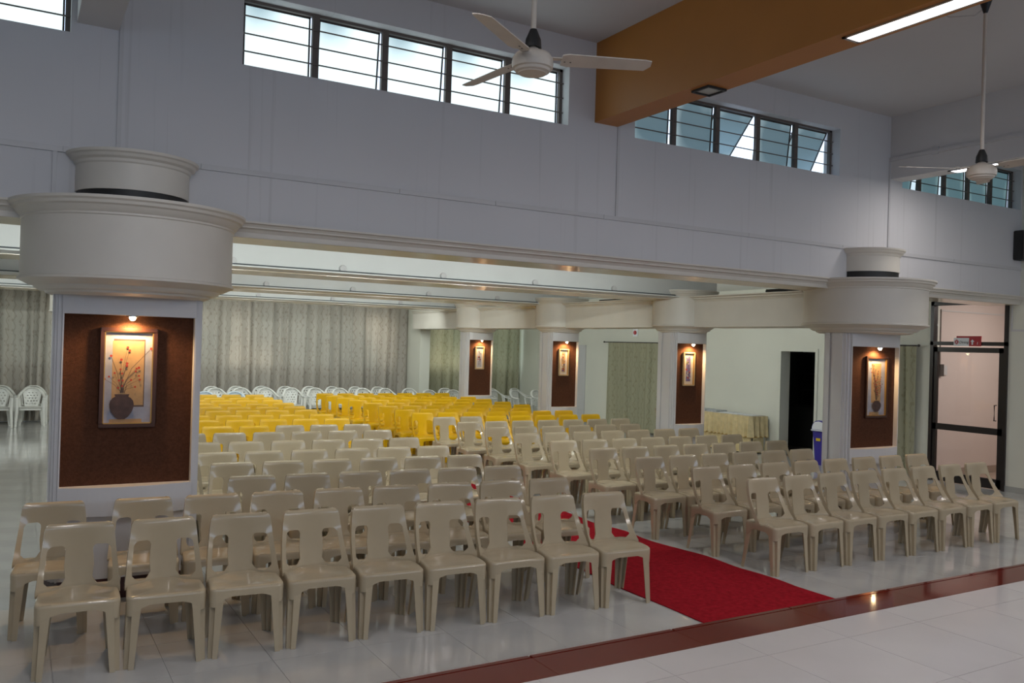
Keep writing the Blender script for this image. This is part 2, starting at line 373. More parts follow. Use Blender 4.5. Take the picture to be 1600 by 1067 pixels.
# side wall and the rest of the shell
DG = (7.40, 8.67, 0.0, 2.93); DS = (11.0, 11.87, 0.0, 2.08)
mb = wall_grid(MB(), YF, YB, 0, ZC+0.1, XR, XR+0.22, [DG, DS], 'y')
sw = struct(mb.build('wall_right', M_SIDE), 'pale cream side wall behind the skirted table', 'wall')
struct(MB().box(XL-0.2, XL, YF, YB, 0, ZC).build('wall_left', M_WALL), 'plain off-white wall beyond the left of the hall', 'wall')
struct(wall_grid(MB(), XL, XR, 0, ZC, YF-0.2, YF, [(xa-1.5, xa+1.5, 2.9, 4.3) for xa in (-3.5, 1.0, 5.5, 10.0)], 'x').build('wall_rear_of_stage', M_WALL), 'off-white wall behind the stage', 'wall')
BW = ((-4.5, 2.0, 1.3, 2.7), (2.9, 9.0, 1.3, 2.7), (10.1, 12.9, 1.3, 2.7))
struct(wall_grid(MB(), XL, XR, 0, ZL, YB, YB+0.2, list(BW), 'x').build('wall_far', M_SIDE), 'pale far wall behind the long curtains', 'wall')
for k, (a, b_, z0, z1) in enumerate(BW):
    wo = struct(empty('window_%d' % (k+11), ((a+b_)/2, YB+0.1, z0)), 'daylit window hidden behind the far %s curtains' % ('left', 'middle', 'right')[k], 'window')
    n = max(2, round((b_-a)/1.5))
    for q in range(n):
        p0, p1 = a+(b_-a)*q/n, a+(b_-a)*(q+1)/n
        MB().box(p0-(a+b_)/2+.03, p1-(a+b_)/2-.03, -0.01, 0.01, 0.03, z1-z0-0.03).build('pane', M_PANEB, wo)
        MB().box(p0-(a+b_)/2-.03, p0-(a+b_)/2+.03, -0.04, 0.04, 0, z1-z0).build('mullion', M_DARKFR, wo)
struct(MB().box(9.45, 9.74, 21.05, YB, 0, ZL).build('wall_pier', M_SIDE), 'narrow cream wall pier between the far curtains', 'wall')
bb = MB()
for a, b_ in ((YF, DG[0]), (DG[1], DS[0]-.06), (DS[1]+.06, YB)): bb.box(XR-0.015, XR, a, b_, 0, 0.09)
struct(bb.build('baseboard_right', mat('grey_baseboard', (0.36, 0.36, 0.34), 0.4)), 'low grey baseboard along the cream side wall', 'baseboard')
mb = MB()
mb.prism([(XR-0.10, 3.06), (XR, 3.06), (XR, 2.95), (XR-0.02, 2.95), (XR-0.04, 2.99), (XR-0.07, 3.01)], YW+0.3, 21.9, axis='y')
struct(mb.build('trim_8', M_CREAM), 'cream cornice moulding above the glass door', 'cornice')
# cable trunking on the upper wall
mb = MB()
tk = empty('trim_9', (0, YW, 3.38)); struct(tk, 'thin white cable trunking running along the upper wall', 'trunking')
xs = [XL, 0.28, 1.27, 3.0, 4.0, 5.3, 7.4, 9.05, 10.05, 11.4, XR]
for a, b_ in zip(xs[:-1], xs[1:]):
    MB().box(a+.002, b_-.002, -0.018, 0, -0.022, 0.022).build('trunking_length', M_PVC, tk)
for x_, z0, z1 in ((0.66, 0.02, ZC-3.38), (5.47, 0.02, 0.97), (9.96, 0.02, 1.2), (0.23, -0.45, 0)):
    MB().box(x_-.015, x_+.015, -0.014, 0, z0, z1).build('trunking_riser', M_PVC, tk)

# ------------------------------------------------------------------ windows of the upper wall
def upper_window(n, x0, x1, label, pm, openp=()):
    wy = YW+0.15
    wo = struct(empty('window_%d' % n, ((x0+x1)/2, wy, WZ0)), label, 'window')
    W, H = x1-x0, WZ1-WZ0; hx = W/2
    # outer frame
    MB().box(-hx, hx, -0.02, 0.02, H-0.025, H).box(-hx, hx, -0.02, 0.02, 0, 0.012).box(-hx, -hx+.025, -.02, .02, 0, H).box(hx-.035, hx, -.02, .02, 0, H).build('frame', M_MULL, wo)
    npn = 5; pw = W/npn
    for q in range(npn):
        a = -hx+q*pw; b_ = a+pw
        if q: MB().box(a-0.03, a+0.03, -0.025, 0.02, 0, H).build('mullion', M_MULL, wo)
        ang = openp[q] if q < len(openp) else 0
        s = MB()
        w2 = pw-0.075
        s.box(-w2/2, w2/2, -.012, .012, -0.018, 0).box(-w2/2, w2/2, -.012, .012, -(H-.04), -(H-.04)+.014)
        s.box(-w2/2, -w2/2+.014, -.012, .012, -(H-.04), 0).box(w2/2-.014, w2/2, -.012, .012, -(H-.04), 0)
        so = s.build('sash', M_DARKFR, wo, loc=((a+b_)/2, 0.035, H-0.02)); so.rotation_euler = (math.radians(ang), 0, 0)
        MB().box(-w2/2+.012, w2/2-.012, -.003, .003, -(H-.05), -0.012).build('pane', pm[q] if isinstance(pm, (list, tuple)) else pm, so)
    for k in range(1, 4):
        MB().box(-hx, hx, -0.045, -0.033, H*k/4-.005, H*k/4+.005).build('grille_bar', M_MULL, wo)
    return wo
upper_window(1, *WINS[0][:2], 'bright high window at the top left corner', M_PANE1)
upper_window(2, *WINS[1][:2], 'bright frosted five-pane high window behind the nearer fan', M_PANE1, (0, 5, 5, 4, 0))
upper_window(3, *WINS[2][:2], 'frosted high window with an open sash, beside the orange beam', M_PANE2, (2, 3, 42, 6, 28))
upper_window(4, *WINS[3][:2], 'teal frosted high window behind the farther fan', M_PANE3, (8, 3, 0, 0, 3))

# ------------------------------------------------------------------ columns
COLX, COLY = (0.777, 9.56), (7.28, 10.58, 14.20, 17.72)
COLS = 9.405                    # line of the slimmer inner columns
ZP0, ZP1 = 0.83, 2.12           # felt panel
def bow(hw, y, bulge, n=14):     # convex front edge, left to right, seen in plan (front is -y)
    return [(-hw+2*hw*k/n, y-bulge*(1-(-1+2*k/n)**2)) for k in range(n+1)]
def make_column(loc, label, small_drum, dz=0.0):
    ZP0, ZP1 = 0.83+dz, 2.12+dz
    t = empty('column', loc, 0, label, 'column', 'round-topped columns')
    hw, fr = 0.525, -0.20
    s = MB()
    s.box(-hw+.02, hw-.02, -0.10, 0.20, 0.16, 2.40)                 # core
    s.prism(bow(0.46, fr+.02, 0.03) + [(0.46, -0.1), (-0.46, -0.1)], 0.16, 0.64)   # lower front, set back
    s.prism(bow(hw-.055, fr, 0.085) + [(hw-.055, -0.1), (-hw+.055, -0.1)], 0.64, ZP0)   # bowed sill band
    s.prism(bow(hw-.055, fr, 0.085) + [(hw-.055, -0.1), (-hw+.055, -0.1)], ZP1, 2.40)   # bowed head band
    for sg in (-1, 1):                                                # stepped pilaster strips
        s.box(min(sg*0.458, sg*0.47), max(sg*0.458, sg*0.47), fr, -0.06, 0.16, 2.40)
        s.box(min(sg*0.47, sg*0.497), max(sg*0.47, sg*0.497), fr+.03, -0.04, 0.16, 2.40)
        s.box(min(sg*0.497, sg*0.515), max(sg*0.497, sg*0.515), fr+.06, 0.0, 0.16, 2.40)
        s.box(min(sg*0.515, sg*0.530), max(sg*0.515, sg*0.530), fr+.10, 0.06, 0.16, 2.40)
        s.box(min(sg*0.515, sg*0.525), max(sg*0.515, sg*0.525), 0.10, 0.17, 0.16, 2.40)
    s.build('shaft', M_SHAFT, t, bevel=0.004)
    MB().box(-0.456, 0.456, -0.14, -0.10, ZP0, ZP1).build('felt_panel', M_FELT, t)
    MB().prism(bow(0.45, fr+.02, 0.02) + [(0.54, 0.0), (0.54, 0.21), (-0.54, 0.21), (-0.54, 0.0)], 0.0, 0.16).build('plinth', M_MAROON, t)
    MB().lathe([(0.50, 2.285), (0.55, 2.288), (0.585, 2.30), (0.59, 2.315), (0.63, 2.32), (0.66, 2.34), (0.668, 2.352), (0.70, 2.358), (0.735, 2.376), (0.772, 2.392), (0.772, 2.408), (0.755, 2.415), (0.755, 2.835), (0.765, 2.842), (0.765, 2.855),
               (0.785, 2.87), (0.805, 2.90), (0.825, 2.91), (0.832, 2.93), (0.85, 2.942), (0.85, 2.962)], n=72).build('capital_drum', M_CREAM, t, smooth=True, sharp=25)
    if small_drum:
        MB().lathe([(0.41, 3.075), (0.41, 3.27), (0.42, 3.28), (0.425, 3.30), (0.45, 3.315), (0.46, 3.335), (0.475, 3.345), (0.48, 3.365)], n=64).build('upper_drum', M_CREAM, t, smooth=True, sharp=25)
        MB().lathe([(0.40, 2.96), (0.40, 3.08)], n=48).build('drum_neck', M_BLACK, t, smooth=True)  # dark recess between the drums, drawn as a black core
    if not small_drum:                                                # the inner columns are slimmer
        for ch in t.children: ch.scale = (0.66, 0.66, 1) if ch.name.startswith('capital') else (0.655, 1.1, 1)
    return t
make_column((COLX[0], COLY[0], 0), 'large near cream column at the left with a framed vase picture', True, 0.027)
make_column((COLX[1], COLY[0], 0), 'column beside the glass door, with stacked drums and a tall picture', True)
for k in range(1, 4):
    make_column((COLS, COLY[k], 0), 'cream drum-topped column %s' % ('between the skirted table and side curtain', 'standing just before the farthest column', 'farthest from the stage, before the far curtains')[k-1], False)
    make_column((1.05, COLY[k], 0), 'cream column hidden behind the large left one, %s behind it' % ORD[k-1], False)
# pelmet boxes joining the columns of the right row
ys = [COLY[0], COLY[1], COLY[2], COLY[3], 21.05]
for k in range(4):
    a, b_ = ys[k]+(0.66 if k == 0 else 0.44), (ys[k+1]-0.44 if k < 3 else ys[k+1])
    p = [(9.22, 2.38), (9.9, 2.38), (9.9, 2.86), (9.13, 2.86), (9.13, 2.845), (9.17, 2.83), (9.17, 2.815), (9.20, 2.80), (9.22, 2.77)]
    struct(MB().prism(p, a, b_, axis='y').build('trim_%d' % (k+10), M_CREAM), 'cream pelmet box spanning between columns, %s from the stage' % ORD[k], 'pelmet')
tag(MB().tube([(9.34, 8.05, 2.895), (9.34, 8.75, 2.89)], 0.03, n=10).build('cylinder', M_BLACK, smooth=True), 'black pipe lying on the pelmet beside the nearest right column', 'cylinder')  # thin dark strip above the pelmet, drawn as a black cylinder
tag(MB().tube([(9.34, 11.6, 2.88), (9.34, 12.8, 2.88)], 0.02, n=8).build('cylinder', M_BLACK, smooth=True), 'dark pipe lying on the pelmet beyond the second right column', 'cylinder')  # second dark strip, farther back along the pelmet top

# ------------------------------------------------------------------ pictures and their lamps
A_SKY = mat('print_grey_blue', (0.27, 0.29, 0.36), 0.6, noise=0.15, nscale=9)
A_GOLD = mat('print_ochre', (0.36, 0.23, 0.11), 0.6, noise=0.15, nscale=9)
A_VASE = mat('print_vase_brown', (0.055, 0.03, 0.028), 0.6, noise=0.3, nscale=20)
A_STEM = mat('print_stem', (0.09, 0.06, 0.05), 0.6)
A_BUD = mat('print_red_bud', (0.34, 0.03, 0.02), 0.6)
A_MAT = mat('print_white_mount', (0.45, 0.44, 0.41), 0.6)
A_VIO = mat('print_violet', (0.13, 0.11, 0.26), 0.6, noise=0.3, nscale=30)
A_LEAF = mat('print_olive', (0.20, 0.19, 0.10), 0.6)
def picture(loc, w_, h_, label, art, fm, fw=0.028):
    t = empty('framed_picture', loc, 0, label, 'picture', 'framed pictures on the columns')
    d = 0.03
    f = MB(); hw, hh = w_/2, h_/2
    f.box(-hw, hw, -d, 0, hh-fw, hh).box(-hw, hw, -d, 0, -hh, -hh+fw).box(-hw, -hw+fw, -d, 0, -hh+fw, hh-fw).box(hw-fw, hw, -d, 0, -hh+fw, hh-fw)
    f.build('frame', fm, t, bevel=0.004)
    g = MB(); i = fw; e = 0.007
    g.box(-hw+i, hw-i, -d*0.85, 0, hh-i-e, hh-i).box(-hw+i, hw-i, -d*0.85, 0, -hh+i, -hh+i+e).box(-hw+i, -hw+i+e, -d*0.85, 0, -hh+i, hh-i).box(hw-i-e, hw-i, -d*0.85, 0, -hh+i, hh-i)
    g.build('gilt_slip', M_GOLD, t)
    p = MB(); mats = [A_SKY, A_GOLD, A_VASE, A_STEM, A_BUD, A_MAT, A_VIO, A_LEAF]
    iw, ih = hw-fw, hh-fw
    L = [0.0]
    def Y(): L[0] += 0.00022; return -0.003-L[0]
    def rect(x0, x1, z0, z1, m):
        y = Y(); p.add([(x0*iw, y, z0*ih), (x1*iw, y, z0*ih), (x1*iw, y, z1*ih), (x0*iw, y, z1*ih)], [(0, 1, 2, 3)], m)
    def poly(pts, m):
        y = Y(); p.add([(a*iw, y, b_*ih) for a, b_ in pts], [tuple(range(len(pts)))], m)
    def dot(x, z, r, m, n=9):
        y = Y(); p.add([(x*iw+r*math.cos(2*PI*k/n), y, z*ih+r*math.sin(2*PI*k/n)) for k in range(n)], [tuple(range(n))], m)
    def stem(pts, r, m):
        y = Y()
        for (a, b_), (c, d_) in zip(pts[:-1], pts[1:]):
            v = Vector(((c-a)*iw, (d_-b_)*ih)); nrm = Vector((-v.y, v.x)).normalized()*r
            p.add([(a*iw-nrm.x, y, b_*ih-nrm.y), (c*iw-nrm.x, y, d_*ih-nrm.y), (c*iw+nrm.x, y, d_*ih+nrm.y), (a*iw+nrm.x, y, b_*ih+nrm.y)], [(0, 1, 2, 3)], m)
    art(rect, poly, dot, stem)
    p.build('print', mats, t)
    return t
def vase(poly, rect, cx, base, top, wd):
    h = top-base
    prof = [(0.28, 0.0), (0.55, 0.10), (0.82, 0.28), (0.97, 0.46), (1.0, 0.60), (0.93, 0.74), (0.74, 0.85), (0.55, 0.90), (0.54, 0.93), (0.62, 1.0)]
    poly([(cx+wd*a, base+h*b_) for a, b_ in prof] + [(cx-wd*a, base+h*b_) for a, b_ in prof[::-1]], 2)
def art_vase(rect, poly, dot, stem):
    rect(-1, 1, -1, 1, 0); rect(-.62, .68, -.64, .84, 3); rect(-.66, .64, -.60, .80, 1); rect(-.72, .60, -1, -.9, 1)
    buds = [(-.05, .66), (.03, .59), (.92, .64), (-.72, .47), (-.30, .39), (-.06, .31), (-.07, .26), (.43, .22), (.33, .20), (.30, .14), (-.32, .18), (-.56, .10), (-.25, .09), (.44, .04), (.48, -.04), (-.78, .02), (-.96, -.03), (.12, -.05), (-.22, -.06), (-.37, -.06), (.29, -.2), (-.24, -.18), (-.4, -.22)]
    for k, (a, b_) in enumerate(buds):
        z0 = -.33; stem([(-.32+.03*(k % 7), z0), (-.3+(a+.3)*.35, z0+(b_-z0)*.55), (a, b_)], 0.0010, 3)
    for k, (a, b_) in enumerate(buds): dot(a, b_, 0.0095 if k < 8 else 0.0075, 4)
    vase(poly, rect, -.24, -.90, -.36, .50)
def art_tall(rect, poly, dot, stem):
    rect(-1, 1, -1, 1, 0); rect(-.45, .55, -.55, .82, 1); rect(-.6, .4, -.98, -.87, 1)
    r = random.Random(3)
    for k in range(7):
        x1 = -.5+.17*k; z1 = (.9, .75, .6, .3, .55, .35, .1)[k]
        stem([(.05, -.45), (.05+(x1)*.4, -.45+(z1+.45)*.5), (x1, z1)], 0.0018, 3)
        for q in range(9):
            t_ = .25+.75*q/8; dot(.05+(x1-.05)*t_+r.uniform(-.13, .13), -.45+(z1+.45)*t_, 0.008, 4 if q % 2 else 3)
    vase(poly, rect, .05, -.86, -.48, .46)
def art_panel(col, seed):
    def f(rect, poly, dot, stem):
        rect(-1, 1, -1, 1, 5); rect(-.45, .45, -.78, .80, col)
        r = random.Random(seed)
        for k in range(26): dot(r.uniform(-.42, .42), r.uniform(-.75, .78), r.uniform(.006, .016), r.choice((4, 5, 7, 0, 6)))
        stem([(0, -.75), (.1, -.2), (-.08, .3), (.05, .75)], .003, 3)
    return f
def spray(rect, poly, dot, stem):
    rect(-1, 1, -1, 1, 5); rect(-.6, .6, -.85, .85, 0); r = random.Random(11)
    stem([(-.1, -.7), (.1, 0), (0, .7)], .003, 3)
    for k in range(20): dot(r.uniform(-.35, .35), r.uniform(-.7, .7), r.uniform(.008, .016), r.choice((3, 4, 6, 2)))
pf = COLY[0]-0.14
picture((0.768, pf, 1.672), 0.40, 0.76, 'framed picture of a dark vase with red-dotted branches', art_vase, M_FRAME)
picture((9.635, pf, 1.605), 0.43, 0.79, 'tall framed picture of a flowering vase beside the glass door', art_tall, M_FRAME, 0.026)
M_PALEF = mat('pale_gilt_frame', (0.42, 0.33, 0.2), 0.35)
picture((9.40, COLY[1]-0.154, 1.71), 0.24, 0.54, 'narrow framed violet floral picture beside the skirted table', art_panel(6, 5), M_PALEF, 0.016)
picture((9.40, COLY[2]-0.154, 1.705), 0.23, 0.53, 'narrow framed ochre picture on the column before the farthest', art_panel(1, 8), M_PALEF, 0.016)
picture((9.40, COLY[3]-0.154, 1.70), 0.23, 0.53, 'small pale framed flower spray on the farthest column', spray, M_PALEF, 0.016)
def picture_lamp(x, y, label, e, z=2.12):
    t = empty('picture_lamp', (x, y, z), 0, label, 'lamp', 'small warm lamps over the column pictures')
    MB().lathe([(0.030, -0.012), (0.042, -0.010), (0.042, 0.0), (0.02, 0.002)], n=20).build('rim', M_STEEL, t, smooth=True)
    MB().lathe([(0.004, -0.040), (0.016, -0.034), (0.024, -0.020), (0.022, -0.008)], n=16).build('bulb', M_BULB, t, smooth=True)
    l = bpy.data.lights.new('picture_lamp_light', 'SPOT'); l.energy = e; l.color = WARM; l.spot_size = math.radians(165); l.spot_blend = 0.6; l.shadow_soft_size = 0.02
    o = bpy.data.objects.new('picture_lamp_light', l); C.objects.link(o); o.parent = t; o.location = (0, -0.0, -0.05); o.rotation_euler = (math.radians(12), 0, 0)
picture_lamp(COLX[0], COLY[0]-0.235, 'small glowing halogen lamp over the near left vase picture', 24, 2.147)
for k in range(4):
    picture_lamp((COLX[1]+0.02) if k == 0 else COLS, COLY[k]-(0.235 if k == 0 else 0.255), 'glowing halogen lamp above the picture on the %s right-hand column' % ('nearest', 'second', 'third', 'farthest')[k], 24)

# ------------------------------------------------------------------ fluorescent battens of the low bay
FIX = []
for y, xs_ in ((YW+0.53, (2.4, 4.6, 6.8)), (BEAMS[0][1]+0.03, (2.6, 4.8, 7.0)), (BEAMS[1][1]+0.03, (3.0, 5.2, 7.4)), (BEAMS[2][1]+0.03, (3.2, 5.6, 8.0))):
    for x in xs_: FIX.append((x, y))
for x in (0.3, -2.5, -4.6):  # left-hand tubes; the innermost is added to brighten the floor at the left
    for y in (YW+0.53, BEAMS[1][1]+0.03): FIX.append((x, y))
bay = {YW+0.53: 'first', BEAMS[0][1]+0.03: 'second', BEAMS[1][1]+0.03: 'third', BEAMS[2][1]+0.03: 'fourth'}
for x, y in FIX:
    t = empty('tube_light', (x, y, 3.06), 0, 'fluorescent tube behind a beam in the %s bay, %s from the left' % (bay[y], ORD[sorted(a for a, b_ in FIX if b_ == y).index(x)]), 'light', 'fluorescent tubes hidden behind the beams')
    MB().box(-0.62, 0.62, -0.06, 0.0, -0.03, 0.03).build('batten', M_WHITE, t)
    MB().tube([(-0.58, 0.03, 0), (0.58, 0.03, 0)], 0.014, n=10).build('tube', M_TUBE, t, smooth=True)
    for sg in (-1, 1): MB().box(sg*0.6-.015, sg*0.6+.015, -0.0, 0.05, -0.02, 0.02).build('end_holder', M_WHITE, t)
    a = area('tube_light_glow', (0, 0.06, -0.01), (0, 1, -0.62), 1.15, 0.05, 24, TUBE); a.parent = t
for k, y in enumerate((11.2, 13.0, 16.2, 19.6)):  # unseen tubes added to light the side wall of the aisle
    t = empty('tube_light', (9.93, y, 2.68), 0, 'added fluorescent tube on the aisle side of the pelmet, %s from the stage' % ORD[k], 'light', 'added aisle tubes behind the pelmet')
    MB().box(-0.03, 0.03, -0.62, 0.62, -0.03, 0.03).build('batten', M_WHITE, t)
    MB().tube([(0.05, -0.58, 0), (0.05, 0.58, 0)], 0.014, n=10).build('tube', M_TUBE, t, smooth=True)
    a = area('tube_light_glow', (0.08, 0, 0), (1, 0, -0.25), 1.15, 0.05, 15, TUBE); a.parent = t
# stage battens: recessed diffusers in the beams
for k, (x, y, ln) in enumerate(STAGE_LIGHTS):
    bm_ = {5: 'orange', 10: 'right white', 0: 'left white'}[int(x)]
    t = empty('strip_light', (x, y, 4.35), 0, 'long recessed strip light in the %s beam, %s towards the camera' % (bm_, 'first second third'.split()[[a for a in STAGE_LIGHTS if a[0] == x].index((x, y, ln))]), 'light', 'strip lights in the stage beams')
    f = MB().box(-0.09, -0.07, -ln/2-.03, ln/2+.03, -0.012, 0).box(0.07, 0.09, -ln/2-.03, ln/2+.03, -0.012, 0).box(-0.09, 0.09, -ln/2-.03, -ln/2, -0.012, 0).box(-0.09, 0.09, ln/2, ln/2+.03, -0.012, 0)
    f.build('frame', M_STEEL, t); MB().box(-0.07, 0.07, -ln/2, ln/2, -0.006, 0).build('diffuser', M_DIFF, t)
t = empty('downlight', (5.33, 5.74, 4.35), 0, 'unlit square downlight set in the orange beam', 'light')
MB().box(-.11, -.09, -.11, .11, -.02, 0).box(.09, .11, -.11, .11, -.02, 0).box(-.09, .09, -.11, -.09, -.02, 0).box(-.09, .09, .09, .11, -.02, 0).build('frame', M_BLACK, t)
MB().box(-.09, .09, -.09, .09, -.008, 0).build('lens', mat('dull_lens', (0.45, 0.47, 0.42), 0.2), t)

# junction boxes on the inner beams
for k, (f_, xs_) in enumerate(((BEAMS[0][0], (2.2, 3.55, 4.95, 6.4, 7.8)), (BEAMS[1][0], (3.6, 5.1, 6.55, 8.0)), (BEAMS[2][0], (4.4, 6.0, 7.6)))):
    for q, x in enumerate(xs_):
        t = empty('junction_box', (x, f_+0.10, 2.91), 0, 'small round junction box on the %s inner beam, %s from the left' % (ORD[k], ORD[q]), 'junction box', 'junction boxes on the beams')
        MB().lathe([(0.045, 0), (0.045, 0.03), (0.04, 0.035)], n=16).build('box', M_PVC, t).rotation_euler = (PI/2, 0, 0)
        MB().box(-0.05, 0.05, -0.022, 0, -0.04, -0.025).build('bracket', M_CABLE, t)

# ------------------------------------------------------------------ chairs
def seat_outline(n_side=7):
    hwf, hwb, y0, y1, r = 0.231, 0.220, -0.225, 0.158, 0.040
    pts = []
    for cx, cy, a0 in ((hwf-r, y0+r, -PI/2), (hwb-r, y1-r, 0), (-hwb+r, y1-r, PI/2), (-hwf+r, y0+r, PI)):
        for k in range(n_side): 
            a = a0+PI/2*k/(n_side-1); pts.append((cx+r*math.cos(a), cy+r*math.sin(a)))
        # add points along the following side
        nxt = {(-PI/2): (hwb, y1-r), 0: (-hwb+r, y1), PI/2: (-hwf, y0+r), PI: (hwf-r, y0)}[a0]
        lx, ly = pts[-1]
        for k in range(1, 8): pts.append((lx+(nxt[0]-lx)*k/8, ly+(nxt[1]-ly)*k/8))
    return pts
def seat_mesh():
    out = seat_outline(); n = len(out); s = MB(); vs = []; rings = ((0.30, 0.424), (0.62, 0.428), (0.84, 0.435), (0.95, 0.438), (0.99, 0.432), (1.0, 0.420), (1.0, 0.398))
    for sc_, z in rings:
        for x, y in out:
            dz = -0.012*max(0, (-y-0.12)/0.1)*sc_ if sc_ > 0.5 else 0
            vs.append((x*sc_, (y+0.015)*sc_-0.015, z+dz))
    for x, y in out:
        d = min(math.hypot(abs(x)-0.220, y+0.215), math.hypot(abs(x)-0.212, y-0.150))
        t_ = max(0, min(1, (0.115-d)/0.075)); vs.append((x*0.995, y*0.995, 0.372-0.06*t_*t_))
    fs = []
    for i in range(len(rings)):
        for k in range(n): fs.append((i*n+k, i*n+(k+1) % n, (i+1)*n+(k+1) % n, (i+1)*n+k))
    fs.append(tuple(range(n)))
    return s.add(vs, fs)
def back_mesh():
    zs = [0.418, 0.434, 0.442, 0.449, 0.460, 0.48, 0.52, 0.56, 0.60, 0.63, 0.650, 0.664, 0.672, 0.676, 0.695, 0.73, 0.76, 0.778, 0.790, 0.797, 0.80]
    hole = {0.442: .018, 0.449: .034, 0.460: .044, 0.48: .9, 0.52: .9, 0.56: .9, 0.60: .9, 0.63: .9, 0.650: .9, 0.664: .046, 0.672: .038, 0.676: .026}
    vs, fs = [], []
    top = {0.76: 0.189, 0.778: 0.186, 0.790: 0.180, 0.797: 0.170, 0.80: 0.150}
    rows = []
    for z in zs:
        t_ = (z-0.44)/0.36; xo = top.get(z, 0.226-0.036*max(0, min(1, t_/0.88)))
        xif, sf = xo-0.019-0.016*max(0, 1-(z-0.44)/0.10)**2, 0.075+0.010*(1-min(1, abs(z-0.56)/0.12))
        hc = (xif+sf)/2; half = (xif-sf)/2; hh = hole.get(z, 0.012)
        hh = min(hh, half); xi, s_ = hc+hh, hc-hh
        if z not in hole: xi, s_ = min(hc+.024, xo*0.92), hc-.024
        xs_ = [-xo-.001, -xo, -(xo+xi)/2, -xi, -s_, -s_*.66, -s_*.33, 0, s_*.33, s_*.66, s_, xi, (xo+xi)/2, xo, xo+.001]
        tt = max(0, t_); yc = 0.138+0.030*tt+0.008*math.sin(min(1, tt)*PI); c = 0.115*max(0, 1-tt)**1.5
        roll = {0.790: .002, 0.797: .007, 0.80: .018}.get(z, 0)
        row = []
        for q_, x in enumerate(xs_):
            row.append(len(vs)); vs.append((x, yc-c*(max(0, abs(x)-0.07)/0.14)**1.3-0.012*(x/0.19)**2+roll+(0.020 if q_ in (0, 14) else 0), z-(0.002 if roll > .01 else 0)))
        rows.append((z in hole, row))
    for i in range(len(zs)-1):
        for k in range(14):
            if k in (3, 10) and rows[i][0] and rows[i+1][0]: continue
            a, b_ = rows[i][1], rows[i+1][1]; fs.append((a[k], a[k+1], b_[k+1], b_[k]))
    return MB().add(vs, fs)
def leg_mesh(sx, front):
    # tapering angle-section leg, corner outwards, open side inwards
    top = (sx*0.226, -0.220, 0.425) if front else (sx*0.214, 0.150, 0.40)
    bot = (sx*0.234, -0.240, 0.0) if front else (sx*0.226, 0.205, 0.0)
    sy = 1 if front else -1
    s = MB(); vs = []; t_ = 0.007
    for q, w1, g in ((0, 0.086, 0.032), (0.5, 0.070, 0.028), (1, 0.056, 0.024)):
        cx, cy, z = [top[i]+(bot[i]-top[i])*q for i in range(3)]
        for a, b_ in ((w1, 0), (g, 0), (g, g), (0, g), (0, w1), (t_, w1), (t_, g+t_), (g+t_, g+t_), (g+t_, t_), (w1, t_)):
            vs.append((cx-sx*a, cy+sy*b_, z))
    n = 10; fs = [(i*n+k, i*n+(k+1) % n, (i+1)*n+(k+1) % n, (i+1)*n+k) for i in range(2) for k in range(n)] + [tuple(range(n)), tuple(range(2*n, 3*n))]
    return s.add(vs, fs)
def make_chair(m, nm):
    t = empty(nm, (0, 0, 0))
    seat_mesh().build('seat', m, t, smooth=True, solid=-0.004, sharp=55)
    back_mesh().build('backrest', m, t, smooth=True, solid=-0.009, sharp=50)
    for fr in (True, False):
        for sx in (-1, 1): leg_mesh(sx, fr).build('leg', m, t, bevel=0.0015)
    return t
CH = {'beige': make_chair(M_BEIGE, 'plastic_chair'), 'yellow': make_chair(M_YELLOW, 'plastic_chair')}
used = set()
rc = random.Random(5)
def put_chair(col, x, ytop, rz, label, group):
    src = CH[col]
    if col in used: o = copy_tree(src)
    else: o = src; used.add(col)
    o.location = (x, ytop*0.992-0.165, 0); o.scale = (0.985, 1, 1.012); o.rotation_euler = (0, 0, rz+rc.uniform(-.012, .012))
    tag(o, label, 'chair', group)
# left block: (y at the aisle end, x positions from the aisle outwards)
LY = [5.72, 6.52, 7.36, 8.22, 9.05, 9.95, 10.91, 11.75, 12.70, 13.52, 14.45, 15.18, 15.97, 16.84, 17.6, 18.41]
for r, y in enumerate(LY):
    xa = 4.15 + 0.018*r
    if r == 0: xs_ = [4.21, 3.735, 3.258, 2.778, 2.30, 1.82, 1.343, 0.866, 0.382]
    elif r == 1: xs_ = [4.19, 3.711, 3.232, 2.753, 2.274, 1.795, 1.316, 0.837, 0.265]
    else:
        xs_ = [xa-0.478*k for k in range(7)]
        if r != 3: xs_ = xs_[:6]
    for k, x in enumerate(xs_):
        yy = y + 0.072*(xa-x) if r < 4 else y + 0.055*(xa-x)
        col = 'beige' if r < 7 or (r == 7 and k < 3) else 'yellow'
        put_chair(col, x, yy, math.radians(-4 if r < 4 else -3), '%s plastic chair in %s row left of the carpet, %s seat from the carpet' % (col, ORD[r], ORD[k]), 'stacking chairs left of the carpet')
RY = [5.82, 6.60, 7.43, 8.27, 9.09, 10.0, 10.83, 11.72, 12.59, 13.46, 14.22, 15.0, 15.8, 16.65, 17.4, 18.1, 18.78]
RN = [8, 8, 6, 7, 7, 7, 6, 7, 7, 7, 6, 7, 7, 7, 7, 6, 7]
for r, y in enumerate(RY):
    x0 = (6.16, 6.18, 6.11, 6.09)[r] if r < 4 else 6.07
    st_ = (0.485, 0.488)[r] if r < 2 else 0.482
    for k in range(RN[r]):
        col = 'beige' if r < 8 or (r == 8 and k < 2) else 'yellow'
        put_chair(col, x0+st_*k, y-0.004*k, math.radians(0.5), '%s plastic chair in %s row right of the carpet, %s seat from the carpet' % (col, ORD[r], ORD[k]), 'stacking chairs right of the carpet')

put_chair('beige', 11.393, 13.549, math.radians(60), 'beige plastic chair half hidden behind the column by the skirted table', 'stacking chairs right of the carpet')
